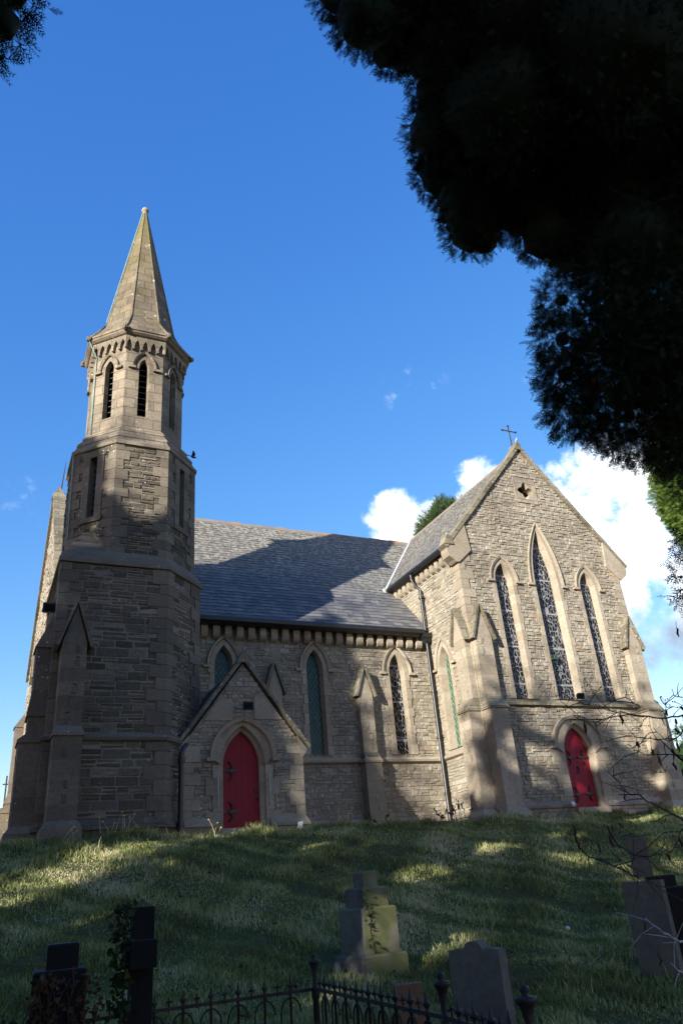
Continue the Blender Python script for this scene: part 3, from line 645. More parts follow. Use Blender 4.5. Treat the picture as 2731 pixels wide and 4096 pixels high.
# ------------------------------------------------------------------ BUTTRESSES
def buttress(F, u, w, z_eave, z_apex, p1, p2, z_set, dark=False, set_h=.32, zbase=1.0, w2=None, panels=True, string=None, p3=None, z_str=3.3, cap='gable', label=None):
    A = 'ashlar_dark' if dark else 'ashlar'; J = 'ashlar_darkj' if dark else 'ashlar_j'; Wt = 'ashlar_dark' if dark else 'weather'
    mb = MB(); w2 = w2 or w; zc = z_set
    def bx(z0, z1, hw, d):
        z = z0
        while z < z1-.01:
            h = min(.29*rng.uniform(.9, 1.1), z1-z)
            if z1-z-h < .1: h = z1-z
            r = rng.random()
            mb.hexa([F.P(u-hw, z+.003, d), F.P(u+hw, z+.003, d), F.P(u+hw, z+h-.003, d), F.P(u-hw, z+h-.003, d), F.P(u-hw, z+.003, 0), F.P(u+hw, z+.003, 0), F.P(u+hw, z+h-.003, 0), F.P(u-hw, z+h-.003, 0)], A, r)
            if panels and h > .2 and rng.random() < .55:
                px = u+rng.choice((-1, 1, 0))*hw*.25
                FP = F; rubble(mb, FP, [[(px-.07, z+.03), (px+.07, z+.03), (px+.07, z+h-.03), (px-.07, z+h-.03)]], 'rubble_dark' if dark else 'rubble', rows=(.16, .2), lens=(.3, .4), prot=(.006, .014), base=d, gap=.02)
            z += h
        ext(mb, F, [(u-hw+.004, z0), (u+hw-.004, z0), (u+hw-.004, z1), (u-hw+.004, z1)], 0, d-.004, A, .1)
    hw, hw2 = w/2, w2/2
    pb = p3 or p2
    zp = 1.62
    bx(zp, (z_str if p3 else z_set), hw2, pb)
    if p3:
        mb.hexa([F.P(u-hw2-.03, z_str, p3+.03), F.P(u+hw2+.03, z_str, p3+.03), F.P(u+hw2+.03, z_str+.06, p3+.03), F.P(u-hw2-.03, z_str+.06, p3+.03), F.P(u-hw2-.03, z_str, 0), F.P(u+hw2+.03, z_str, 0), F.P(u+hw2+.03, z_str+.06, 0), F.P(u-hw2-.03, z_str+.06, 0)], A)
        mb.hexa([F.P(u-hw2-.03, z_str+.06, p3+.03), F.P(u+hw2+.03, z_str+.06, p3+.03), F.P(u+hw, z_str+.2, p2), F.P(u-hw, z_str+.2, p2), F.P(u-hw2-.03, z_str+.06, 0), F.P(u+hw2+.03, z_str+.06, 0), F.P(u+hw, z_str+.2, 0), F.P(u-hw, z_str+.2, 0)], A)
        if z_set > z_str+.3: bx(z_str+.2, z_set, hw, p2)
    # plinth
    for (d0, z0, d1, z1) in ((pb+.10, .9, pb+.10, zp-.12), (pb+.10, zp-.12, pb, zp+.02)):
        e0 = d0-pb; e1 = d1-pb
        q0 = [F.P(u-hw2-e0, z0, d0), F.P(u+hw2+e0, z0, d0), F.P(u+hw2+e1, z1, d1), F.P(u-hw2-e1, z1, d1), F.P(u-hw2-e0, z0, 0), F.P(u+hw2+e0, z0, 0), F.P(u+hw2+e1, z1, 0), F.P(u-hw2-e1, z1, 0)]
        mb.hexa(q0, A)
    if p2 > p1+.01:  # weathering set-off
        e = .035
        mb.hexa([F.P(u-hw-e, z_set, p2+e), F.P(u+hw+e, z_set, p2+e), F.P(u+hw+e, z_set+.05, p2+e), F.P(u-hw-e, z_set+.05, p2+e), F.P(u-hw-e, z_set, 0), F.P(u+hw+e, z_set, 0), F.P(u+hw+e, z_set+.05, 0), F.P(u-hw-e, z_set+.05, 0)], Wt)
        mb.hexa([F.P(u-hw-e, z_set+.05, p2+e), F.P(u+hw+e, z_set+.05, p2+e), F.P(u+hw, z_set+.05+set_h, p1), F.P(u-hw, z_set+.05+set_h, p1), F.P(u-hw-e, z_set+.05, 0), F.P(u+hw+e, z_set+.05, 0), F.P(u+hw, z_set+.05+set_h, 0), F.P(u-hw, z_set+.05+set_h, 0)], Wt)
        zs = z_set+.05+set_h
    else: zs = z_set
    bx(zs, z_eave, hw, p1)
    if cap == 'gable':
        ext(mb, F, [(u-hw, z_eave), (u+hw, z_eave), (u, z_apex-.06)], 0, p1, A, .6)
        o = part(mb, 'buttress', **({'label': label} if label else {}))
        c = MB()
        for s in (-1, 1):
            sl = Vector((-s*(hw+.07), z_apex-z_eave+.09)); L = sl.length; nr = Vector((s*sl.y, -s*sl.x)).normalized(); nr = nr if nr.y > 0 else -nr
            for k in range(3):
                a = Vector((u+s*(hw+.07), z_eave-.09))+sl*(k/3); b = Vector((u+s*(hw+.07), z_eave-.09))+sl*((k+1)/3-.006); t = .06
                c.hexa([F.P(a.x, a.y, p1+.07), F.P(b.x, b.y, p1+.07), F.P(b.x+nr.x*t, b.y+nr.y*t, p1+.07), F.P(a.x+nr.x*t, a.y+nr.y*t, p1+.07),
                        F.P(a.x, a.y, -.05), F.P(b.x, b.y, -.05), F.P(b.x+nr.x*t, b.y+nr.y*t, -.05), F.P(a.x+nr.x*t, a.y+nr.y*t, -.05)], Wt)
        c.build('gablet_coping', o)
    else:  # sloped weathering top
        mb.hexa([F.P(u-hw-.03, z_eave, p1+.04), F.P(u+hw+.03, z_eave, p1+.04), F.P(u+hw, z_apex, .02), F.P(u-hw, z_apex, .02), F.P(u-hw-.03, z_eave, 0), F.P(u+hw+.03, z_eave, 0), F.P(u+hw, z_apex, 0), F.P(u-hw, z_apex, 0)], Wt)
        o = part(mb, 'buttress', **({'label': label} if label else {}))
    return o
buttress(FN, 10.06, .42, 5.12, 5.88, .25, .30, 3.32, set_h=.1, p3=.36, w2=.5, z_str=3.18)
buttress(FN, 7.28, .42, 5.12, 5.88, .25, .30, 3.32, set_h=.1, p3=.36, w2=.5, z_str=3.18)
buttress(FT, 12.71, .56, 6.22, 7.18, .22, .42, 4.16, set_h=.3)
buttress(FT, 18.37, .56, 6.22, 7.18, .22, .42, 4.16, set_h=.3)
buttress(FW, -17.82, .56, 6.22, 7.18, .22, .42, 4.16, set_h=.3)
buttress(FE, 17.85, .56, 6.22, 7.18, .22, .62, 4.16, set_h=.5)

# ------------------------------------------------------------------ PORCH
YP = 17.30; FP_ = Fr((0, YP, 0), (1, 0, 0), (0, -1, 0)); PX = 5.57
do2, op, gp = doorway(FP_, 5.53, .43, 1.45, 2.78, 3.54, .76, 2.92, 3.83)
hd = MB(); hd.tube([FP_.P(5.53+.36, 2.25, -.15), FP_.P(5.53+.36, 2.25, -.18)], .05, 'black', 8); hd.tube([FP_.P(5.85, 2.25, -.15), FP_.P(5.93, 2.25, -.15)], .012, 'black'); hd.build('handle', do2); hd = MB(); hd.blob(FP_.P(5.90, 2.06, -.16), (.022, .02, .03), 'black'); hd.build('keyhole_plate', do2)
hd = MB(); hd.tube([FT.P(15.50, 2.62, -.15), FT.P(15.50, 2.50, -.15)], .02, 'black'); hd.blob(FT.P(15.50, 2.66, -.17), (.03, .02, .035), 'black'); hd.build('handle', do)
for sx_ in (-.60, .60):
    r = MB(); r.tube([FP_.P(5.53+sx_, 2.55, .04), FP_.P(5.53+sx_, 2.55, .10), FP_.P(5.53+sx_, 1.9, .10), FP_.P(5.53+sx_, 1.9, .04)], .014, 'lead', 6); part(r, 'grab_rail')
g5 = [(4.18, Z0), (6.96, Z0), (6.96, 3.26), (PX, 5.12), (4.18, 3.26)]
mb = MB(); wall(mb, FP_, g5, [op], grow=[gp, [(4.98, 3.9), (5.32, 3.9), (5.32, 4.28), (5.02, 4.28), (4.55, 3.72)], [(5.82, 3.9), (6.5, 3.9), (6.1, 4.36), (5.82, 4.36)]], rows=(.06, .13))
ext(mb, FP_, [(4.62, 3.76), (5.3, 3.76), (5.3, 4.26), (4.98, 4.26)], 0, .034, 'ashlar'); ext(mb, FP_, [(5.84, 3.80), (6.52, 3.80), (6.12, 4.33), (5.84, 4.33)], 0, .034, 'ashlar')
FPE = Fr((6.96, 0, 0), (0, 1, 0), (1, 0, 0)); wall(mb, FPE, [(YP, Z0), (20, Z0), (20, 3.3), (YP, 3.3)], [])
quoins(mb, (6.96, YP), (-1, 0), (0, 1), 1.6, 3.2, L=.34, S=.2)
quoins(mb, (4.18, YP), (1, 0), (0, 1), 1.6, 3.2, L=.34, S=.2)
pw = part(mb, 'porch_wall')
mb = MB(); course(mb, [(4.1, YP), (4.92, YP)], [(0, 1.72), (.09, 1.57), (.09, 1.50), (.04, 1.49), (.04, .9)], 'ashlar'); mb.build('porch_plinth', pw); mb = MB(); course(mb, [(6.14, YP), (6.96, YP), (6.96, 19.9)], [(0, 1.72), (.11, 1.52), (.11, 1.46), (.04, 1.45), (.04, .9)], 'ashlar')
mb.build('porch_plinth', pw)
mb = MB()
for s in (-1, 1):
    e = V(PX+s*1.52, 0, 3.12); a = V(PX, 0, 5.16)
    d = (a-e); nn = V(s*d.z, 0, -s*d.x).normalized(); nn = nn if nn.z > 0 else -nn; L = d.length; d.normalize()
    slates(mb, V(e.x, YP+.22 if s < 0 else 20, e.z)+nn*.02, V(0, 1 if s < 0 else -1, 0), d, nn, 2.7, L)
    mb.obox(V(e.x, YP+.1, e.z), V(0, 2.75, 0), d*L, nn*.02, 'slate')
pr = part(mb, 'porch_roof')
mb = MB()
for s in (-1, 1):
    e = Vector((PX+s*1.57, 3.14)); a = Vector((PX, 5.20)); d = a-e; nr = Vector((-d.y, d.x)).normalized(); nr = nr if nr.y > 0 else -nr
    for k in range(5):
        p = e+d*(k/5); q = e+d*((k+1)/5-.004); t = .075
        mb.hexa([V(p.x, YP-.09, p.y), V(q.x, YP-.09, q.y), V(q.x+nr.x*t, YP-.09, q.y+nr.y*t), V(p.x+nr.x*t, YP-.09, p.y+nr.y*t), V(p.x, YP+.26, p.y), V(q.x, YP+.26, q.y), V(q.x+nr.x*t, YP+.26, q.y+nr.y*t), V(p.x+nr.x*t, YP+.26, p.y+nr.y*t)], 'weather', None, True)
    ext(mb, FP_, [(PX+s*1.39, 2.93), (PX+s*1.46, 2.98), (PX+s*1.54, 3.12), (PX+s*1.3, 3.42)] , -.2, .06, 'ashlar')
mb.prism([V(PX-.16, YP-.1, 5.14), V(PX+.16, YP-.1, 5.14), V(PX, YP-.1, 5.42)], [V(PX-.16, YP+.28, 5.14), V(PX+.16, YP+.28, 5.14), V(PX, YP+.28, 5.42)], 'weather')
part(mb, 'porch_coping')

# ------------------------------------------------------------------ TOWER
TX, TY = 2.95, 18.6
def octp(Rr): 
    h = Rr*math.tan(math.pi/8); P8 = [(-h, -Rr), (h, -Rr), (Rr, -h), (Rr, h), (h, Rr), (-h, Rr), (-Rr, h), (-Rr, -h)]
    return [(TX+x, TY+y) for x, y in P8]
def octF(k, Rr):  # k: 0 S, 1 SE, 2 E ... face frames
    a = -math.pi/2+k*math.pi/4; n = (math.cos(a), math.sin(a), 0); return Fr((TX+n[0]*Rr, TY+n[1]*Rr, 0), (-n[1], n[0], 0), n)
low = [(1.25, 16.9), (3.654, 16.9), (4.65, 17.896), (4.65, 20.3), (1.25, 20.3)]
def tower_stage(off, z0, z1, name):
    mb = MB(); pts = offpath(low, off, True); n = len(pts)
    for i in range(n):
        a, b = pts[i], pts[(i+1) % n]; t = (b-a).normalized(); L = (b-a).length
        F = Fr((a.x, a.y, 0), (t.x, t.y, 0), (t.y, -t.x, 0)); rect = [(0, z0), (L, z0), (L, z1), (0, z1)]
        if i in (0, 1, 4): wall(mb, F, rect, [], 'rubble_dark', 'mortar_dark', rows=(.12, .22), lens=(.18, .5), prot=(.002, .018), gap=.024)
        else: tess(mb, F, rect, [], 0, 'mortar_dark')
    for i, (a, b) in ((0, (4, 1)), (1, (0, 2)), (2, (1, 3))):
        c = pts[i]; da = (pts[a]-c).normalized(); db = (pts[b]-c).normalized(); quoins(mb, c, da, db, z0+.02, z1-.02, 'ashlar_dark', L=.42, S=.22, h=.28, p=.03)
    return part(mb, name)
tower_stage(.04, Z0, 3.22, 'tower_base'); tower_stage(0, 3.22, 7.22, 'tower_shaft')
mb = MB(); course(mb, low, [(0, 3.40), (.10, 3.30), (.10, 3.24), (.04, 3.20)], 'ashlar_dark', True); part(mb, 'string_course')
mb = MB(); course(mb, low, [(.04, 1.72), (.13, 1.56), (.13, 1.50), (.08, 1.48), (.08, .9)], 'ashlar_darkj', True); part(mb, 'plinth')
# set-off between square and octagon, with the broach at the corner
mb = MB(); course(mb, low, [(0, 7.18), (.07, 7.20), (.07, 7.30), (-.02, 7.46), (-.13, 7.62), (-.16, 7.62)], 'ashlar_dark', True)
o8 = octp(1.56); zt = 7.45
base = [V(1.30, 16.95, zt), V(o8[0][0]+.15, 16.95+.08, zt+.12), V(1.30+.08, o8[7][1]+.15, zt+.12)]
steps = 4
apex = V(1.845, 17.495, 8.40)
for k in range(steps):
    t0 = k/steps; t1 = (k+.93)/steps; z0_ = 7.40+(8.32-7.40)*t0; z1_ = 7.40+(8.32-7.40)*t1
    def tri(t, e): 
        c = V(1.27+.56*t, 16.92+.56*t, 0); l = 1.12*(1-t)+e
        return [V(c.x-e*.5, c.y-e*.5, 0), V(c.x+l, c.y+(.06 if t > 0 else 0), 0), V(1.8+.35, 17.4+.35, 0), V(c.x+(.06 if t > 0 else 0), c.y+l, 0)]
    A_ = tri(t0, .07); B_ = tri(t1, 0)
    mb.prism([p+V(0, 0, z0_) for p in A_], [p+V(0, 0, z0_+.05) for p in A_], 'ashlar_dark'); mb.prism([p+V(0, 0, z0_+.05) for p in A_], [p+V(0, 0, z1_+.03) for p in B_], 'ashlar_dark')
part(mb, 'set_off')
# octagonal stage
mb = MB(); hw8 = 1.56*math.tan(math.pi/8)
slits = []
for k in range(8):
    F = octF(k, 1.56); rect = [(-hw8, 7.45), (hw8, 7.45), (hw8, 10.62), (-hw8, 10.62)]
    if k in (1, 7):
        op = [(-.11, 8.66), (.11, 8.66), (.11, 10.34), (-.11, 10.34)]; gr = [(-.30, 8.6), (.30, 8.6), (.30, 10.5), (-.30, 10.5)]
        wall(mb, F, rect, [op], 'rubble_dark', 'mortar_dark', grow=[gr], rows=(.08, .17), lens=(.1, .35)); slits.append((F, op))
    elif k in (0, 6): wall(mb, F, rect, [], 'rubble_dark', 'mortar_dark', rows=(.09, .18), lens=(.12, .38), prot=(.004, .03), gap=.02)
    else: tess(mb, F, rect, [], 0, 'mortar_dark')
p8 = [Vector(p) for p in o8]
for i in (0, 1, 2, 7): quoins(mb, p8[i], (p8[i-1]-p8[i]).normalized(), (p8[(i+1) % 8]-p8[i]).normalized(), 7.5, 10.6, 'ashlar_dark', L=.34, S=.2, h=.26, p=.03)
part(mb, 'tower_octagon')
for F, op in slits:
    mb = MB(); z = 8.60
    for (a, b, c, d) in [(-.31, -.11, 8.64, 10.36), (.11, .31, 8.64, 10.36)]:
        z = c
        while z < d-.02:
            h = min(.3, d-z); ext(mb, F, [(a, z+.003), (b, z+.003), (b, z+h-.003), (a, z+h-.003)], -.01, .034, 'ashlar_dark'); z += h
    ext(mb, F, [(-.36, 10.36), (.36, 10.36), (.36, 10.56), (-.36, 10.56)], -.01, .036, 'ashlar_dark'); ext(mb, F, [(-.34, 8.52), (.34, 8.52), (.34, 8.66), (-.34, 8.66)], -.01, .05, 'ashlar_dark')
    strip(mb, F, op, .034, [(x*.85, z) for x, z in op], -.25, 'ashlar_dark', True)
    s_ = part(mb, 'slit_window'); g = MB(); tess(g, F, op, [], -.30, 'inner', .5)
    z = 8.75
    while z < 10.3: g.obox(F.P(-.10, z, -.12), F.u*.20, -F.n*.12+V(0, 0, .1), V(0, 0, .018), 'wood'); z += .19
    g.build('louvres', s_)
# mouldings below the belfry
mb = MB(); course(mb, octp(1.56), [(0, 10.56), (.07, 10.60), (.07, 10.68), (0, 10.76), (-.06, 10.88), (-.045, 10.89), (-.045, 10.95), (-.13, 11.06), (-.19, 11.14), (-.175, 11.15), (-.175, 11.20), (-.27, 11.32), (-.34, 11.36)], 'belfry', True); part(mb, 'belfry_moulding')
# belfry
RB = 1.23; hb = RB*math.tan(math.pi/8); mb = MB(); ops = []
for k in range(8):
    F = octF(k, RB); rect = [(-hb, 11.28), (hb, 11.28), (hb, 14.45), (-hb, 14.45)]
    o, gp, op = window(F, 0, .14, 11.76, 13.36, 13.66, 'inner', dep=.14, gin=.03, band=.08, name='belfry_window', mat='belfry', proud=.004, hoodoff=.16, louv=True, hp=.075, hw_=.055)
    tess(mb, F, rect, [op], 0, 'belfry', .5)
    # arcaded corbel table
    poly = [(-hb-.045, 14.40), (-hb-.045, 13.93)]; n = 5; w = (2*hb+.09)/n
    for i in range(n):
        x0 = -hb-.045+i*w; g_ = .028
        poly += [(x0+g_, 13.90 if i else 13.93)]+[(x0+g_+(w-2*g_)*t, 14.0+.19*math.sin(math.pi*t)**.7 if t != .5 else 14.22) for t in (0, .12, .3, .5, .7, .88, 1)]+[(x0+w-g_, 13.90)]
    poly += [(hb+.045, 13.93), (hb+.045, 14.40)]
    ext(mb, F, poly[::-1], 0, .09, 'belfry', .5)
part(mb, 'belfry')
mb = MB(); course(mb, octp(RB), [(.11, 14.34), (.14, 14.36), (.19, 14.41), (.19, 14.45), (.22, 14.47), (.22, 14.53), (.19, 14.56)], 'belfry', True); part(mb, 'cornice')
# spire
mb = MB(); prof = [(1.42, 14.54), (1.22, 14.83), (1.06, 15.10), (.95, 15.36), (.055, 20.62)]
rows = [[V(x, y, z) for x, y in octp(r)] for r, z in prof]
for a in range(len(rows)-1):
    nsub = 1 if a < 3 else 1
    for i in range(8):
        j = (i+1) % 8; mb.face([rows[a][i], rows[a][j], rows[a+1][j], rows[a+1][i]], 'spire', .5)
sp = part(mb, 'spire')
for i in range(8):
    mb = MB(); mb.tube([rows[a][i] for a in range(len(rows))], [.045, .045, .042, .038, .012], 'spire', 6); mb.build('rib', sp)
mb = MB(); mb.lathe((TX, TY, 20.55), [(.06, 0), (.08, .05), (.06, .08), (.10, .11), (.125, .17), (.10, .24), (.04, .28), (0, .29)], 'ashlar'); mb.build('finial', sp)
for i in range(8):
    c = Vector(octp(1.44)[i]); a = math.atan2(c.y-TY, c.x-TX); c3 = V(c.x, c.y, 14.49); f = V(math.cos(a), math.sin(a), 0); s = V(-f.y, f.x, 0)
    mb = MB(); mb.blob(c3, (.085, .085, .10), 'ashlar_dark', 9, 7, .07); mb.blob(c3+f*.08-V(0, 0, .01), (.022, .022, .035), 'ashlar_dark', 6, 4)
    for q in (-1, 1): mb.blob(c3+f*.055+s*q*.04+V(0, 0, .035), (.025, .025, .02), 'ashlar_dark', 6, 4); mb.blob(c3+s*q*.075, (.035, .035, .045), 'ashlar_dark', 6, 4, .1)
    mb.blob(c3+f*.065-V(0, 0, .06), (.03, .035, .022), 'ashlar_dark', 6, 4); mb.build('carved_head', sp)
# lightning conductor
c7 = Vector(octp(RB)[7]); out7 = (c7-Vector((TX, TY))).normalized()
def cp(Rr, z, e=.03, off=.06): 
    c = Vector(octp(Rr)[7]); d = (Vector(octp(Rr)[0])-c).normalized(); n = Vector((d.y, -d.x)); q = c+n*e+d*off; return V(q.x, q.y, z)
mb = MB(); mb.tube([rows[4][7]+V(-.02, 0, 0), rows[3][7]+V(-.05, -.02, 0)], .010, 'copper', 5)
mb.tube([cp(1.46, 14.35), cp(1.36, 14.15), cp(RB, 13.9), cp(RB, 12.6), cp(RB, 11.35, .04)], .012, 'copper', 5)
mb.tube([cp(1.62, 10.6), cp(1.6, 10.0), cp(1.58, 8.2)], .012, 'copper', 5); part(mb, 'lightning_conductor')
# tower buttresses
FS = Fr((0, 16.9, 0), (1, 0, 0), (0, -1, 0)); FTW = Fr((1.25, 0, 0), (0, -1, 0), (-1, 0, 0))
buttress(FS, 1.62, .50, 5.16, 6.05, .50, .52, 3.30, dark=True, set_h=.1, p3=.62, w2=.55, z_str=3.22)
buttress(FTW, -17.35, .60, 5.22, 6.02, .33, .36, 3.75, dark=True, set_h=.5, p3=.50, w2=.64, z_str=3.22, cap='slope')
# west front of the nave
FG = Fr((1.45, 0, 0), (0, -1, 0), (-1, 0, 0))
mb = MB(); wall(mb, FG, [(-30.2, Z0), (-20.3, Z0), (-20.3, 8.05), (-25.1, 13.0), (-29.9, 7.9), (-30.2, 7.6)], [], rows=(.08, .15)); part(mb, 'west_gable_wall')
mb = MB()
for s in (-1, 1):
    pa = V(0, 25.1+s*5.0, 7.86); pb = V(0, 25.1, 13.10); d = pb-pa; nn = V(0, -d.z*-s, abs(d.y)).normalized()
    for k in range(14):
        a = pa+d*(k/14); b = pa+d*((k+1)/14-.003); n3 = V(0, s*d.z, abs(d.y)).normalized()*.14
        mb.hexa([V(1.35, a.y, a.z), V(1.35, b.y, b.z), V(1.35, b.y, b.z)+n3, V(1.35, a.y, a.z)+n3, V(1.76, a.y, a.z), V(1.76, b.y, b.z), V(1.76, b.y, b.z)+n3, V(1.76, a.y, a.z)+n3], 'weather', None, True)
wc = part(mb, 'west_gable_coping')
mb = MB(); mb.prism([V(1.33, 24.92, 13.0), V(1.78, 24.92, 13.0), V(1.55, 24.92, 13.42)], [V(1.33, 25.3, 13.0), V(1.78, 25.3, 13.0), V(1.55, 25.3, 13.42)], 'weather'); mb.build('apex_stone', wc)
mb = MB(); mb.tube([(1.6, 25.1, 13.3), (1.68, 25.1, 14.55)], [.03, .008], 'iron', 6); part(mb, 'iron_spike')
buttress(FG, -23.3, .6, 6.2, 6.9, .22, .3, 4.2, dark=True, set_h=.4)
buttress(FG, -30.0, .6, 6.15, 6.65, .30, .36, 3.6, dark=True, set_h=.3, p3=.75, z_str=3.3, cap='slope')

# ------------------------------------------------------------------ small fixtures (things on the church)
def fix(name, label, cat, loc): return thing(name, label, cat, loc)
def rel(mb, name, root):
    o = mb.build(name); o.parent = root; o.matrix_parent_inverse = Matrix.Translation(root.location).inverted(); return o
def flood(loc, label, s=1, tilt=.5):
    t = fix('floodlight', label, 'floodlight', loc); x, y, z = loc
    mb = MB(); w, h, d = .13*s, .10*s, .09*s
    mb.hexa([V(x-w, y-d, z-h), V(x+w, y-d, z-h), V(x+w, y-d-.03, z+h), V(x-w, y-d-.03, z+h), V(x-w*.7, y+d*.3, z-h*.7), V(x+w*.7, y+d*.3, z-h*.7), V(x+w*.7, y+d*.3, z+h*.7), V(x-w*.7, y+d*.3, z+h*.7)], 'black', None, True); rel(mb, 'housing', t)
    mb = MB(); mb.box(x-w*.8, x+w*.8, y-d-.036, y-d-.032, z-h*.7, z+h*.7, 'inner'); rel(mb, 'lens', t)
    mb = MB(); mb.tube([(x, y+d*.3, z), (x, y+.14*s, z-.05*s)], .02*s, 'black', 6); rel(mb, 'bracket', t)
flood((5.60, 17.12, 4.05), 'small black floodlight fixed in the porch gable above the red door')
flood((15.72, 17.30, 4.56), 'small floodlight standing on the stone ledge under the tall gable windows', .9)
flood((1.10, 17.25, 6.16), 'black floodlight box on top of the tower side buttress', 1.15)
t = fix('floodlight', 'green glazed lamp unit set in front of the central gable window', 'floodlight', (15.35, 17.45, 5.6))
mb = MB(); mb.box(15.18, 15.44, 17.52, 17.64, 5.72, 5.86, 'glass_green'); rel(mb, 'housing', t)
mb = MB(); mb.tube([(15.2, 17.58, 5.74), (15.2, 17.58, 5.6)], .012, 'black', 5); mb.tube([(15.42, 17.58, 5.74), (15.42, 17.58, 5.6)], .012, 'black', 5); rel(mb, 'bracket', t)

# ------------------------------------------------------------------ GROUND
def smooth(t): t = max(0, min(1, t)); return t*t*(3-2*t)
GP = [(-60, -4.5), (-10, -2.0), (0, -1.62), (3, -1.58), (5, -1.36), (7, -1.06), (9, -.76), (10.5, -.38), (12, .10), (13.5, .62), (14.8, 1.0), (16.0, 1.19), (17.3, 1.24), (20, 1.32), (33, 1.3), (60, .6), (200, -2), (3000, -60)]
from bisect import bisect
def gz(x, y):
    i = max(1, min(len(GP)-1, bisect([g[0] for g in GP], y))); (a, za), (b, zb) = GP[i-1], GP[i]
    m0 = (zb-za)/(b-a); 
    if y <= 40 and 1 <= i-1 and i+1 < len(GP):
        ml = (GP[i][1]-GP[i-2][1])/(GP[i][0]-GP[i-2][0]); mr = (GP[i+1][1]-GP[i-1][1])/(GP[i+1][0]-GP[i-1][0]); h = b-a; t = (y-a)/h
        z = (2*t**3-3*t*t+1)*za+(t**3-2*t*t+t)*h*ml+(-2*t**3+3*t*t)*zb+(t**3-t*t)*h*mr
    else: z = za+m0*(y-a)
    if y < 17: z += .045*math.sin(x*1.3+y*.7)+.03*math.sin(x*2.9-y*2.1+1)+.02*math.sin(x*5.1+y*4.3)
    return z
def axis(lo, hi, fine, step, far):
    a = list(np.arange(lo, hi, step)); x = lo; s = step
    L = []
    while x > -far: s *= 1.35; x -= s; L.append(x)
    x = hi; s = step; Rr = []
    while x < far: s *= 1.35; x += s; Rr.append(x)
    return L[::-1]+a+Rr
xs = axis(-4, 24, 0, .22, 3000); ys = axis(1, 20, 0, .22, 3000)
mb = MB(); mb.quadgrid([[V(x, y, gz(x, y)) for x in xs] for y in ys], 'soil', .5); g = mb.build('ground'); g['kind'] = 'structure'

# ------------------------------------------------------------------ instanced-template meshes
def nmesh(name, verts, faces3, mat, rnd, parent=None):
    me = bpy.data.meshes.new(name); nv, nf = len(verts), len(faces3)
    me.vertices.add(nv); me.vertices.foreach_set('co', verts.astype('f').ravel()); me.loops.add(nf*3); me.loops.foreach_set('vertex_index', faces3.astype('i').ravel())
    me.polygons.add(nf); me.polygons.foreach_set('loop_start', np.arange(0, nf*3, 3, dtype='i')); me.polygons.foreach_set('loop_total', np.full(nf, 3, 'i'))
    me.materials.append(M[mat]); me.update(); a = me.attributes.new('rnd', 'FLOAT', 'FACE'); a.data.foreach_set('value', rnd.astype('f'))
    o = bpy.data.objects.new(name, me); C.objects.link(o)
    if parent: o.parent = parent
    return o
def spray(npair=5, seed=0):
    # flat fern-like spray of unit length along +X, lying in XY
    r = random.Random(seed); v = []; f = []
    def tri(a, b, c): i = len(v); v.extend([a, b, c]); f.append((i, i+1, i+2))
    tri((0, -.018, 0), (0, .018, 0), (1, 0, -.08))
    for k in range(npair):
        t = .10+.78*k/npair; L = (.48-.38*t)*r.uniform(.8, 1.2)
        for s in (-1, 1):
            a = r.uniform(.5, .75); dx, dy = math.cos(a)*L, s*math.sin(a)*L; w = .035
            z = -.08*t+r.uniform(-.04, .04); bx = t
            tri((bx-w, 0, -.08*t), (bx+w*1.2, 0, -.08*t), (bx+dx, dy, z))
            m = .5; tri((bx+dx*m-w*.6, dy*m, z*.6), (bx+dx*m+w*.6, dy*m, z*.6), (bx+dx*m+L*.42, dy*m+s*L*.06, z))
            tri((bx+dx*.35-w*.6, dy*.35, z*.5), (bx+dx*.35+w*.6, dy*.35, z*.5), (bx+dx*.35+L*.05, dy*.35+s*L*.42, z))
    return np.array(v), np.array(f)
SPR = [spray(5, 1), spray(4, 2), spray(6, 3)]
def place_sprays(P, D, S, seed=0, tmpl=SPR):
    """P points, D directions (unit), S sizes -> verts, faces, rnd"""
    rs = np.random.RandomState(seed); n = len(P); out_v = []; out_f = []; out_r = []; base = 0
    which = rs.randint(0, len(tmpl), n)
    for w, (tv, tf) in enumerate(tmpl):
        idx = np.where(which == w)[0]
        if len(idx) == 0: continue
        d = D[idx]; q = rs.normal(size=(len(idx), 3)); b = np.cross(d, q); b /= np.linalg.norm(b, axis=1)[:, None]+1e-9; c = np.cross(d, b)
        vv = P[idx][:, None, :]+S[idx][:, None, None]*(tv[None, :, 0:1]*d[:, None, :]+tv[None, :, 1:2]*b[:, None, :]+tv[None, :, 2:3]*c[:, None, :])
        ff = tf[None]+(np.arange(len(idx))*len(tv))[:, None, None]+base
        out_v.append(vv.reshape(-1, 3)); out_f.append(ff.reshape(-1, 3)); out_r.append(np.repeat(rs.rand(len(idx)), len(tf))); base += len(idx)*len(tv)
    return np.concatenate(out_v), np.concatenate(out_f), np.concatenate(out_r)
ICO_V = None
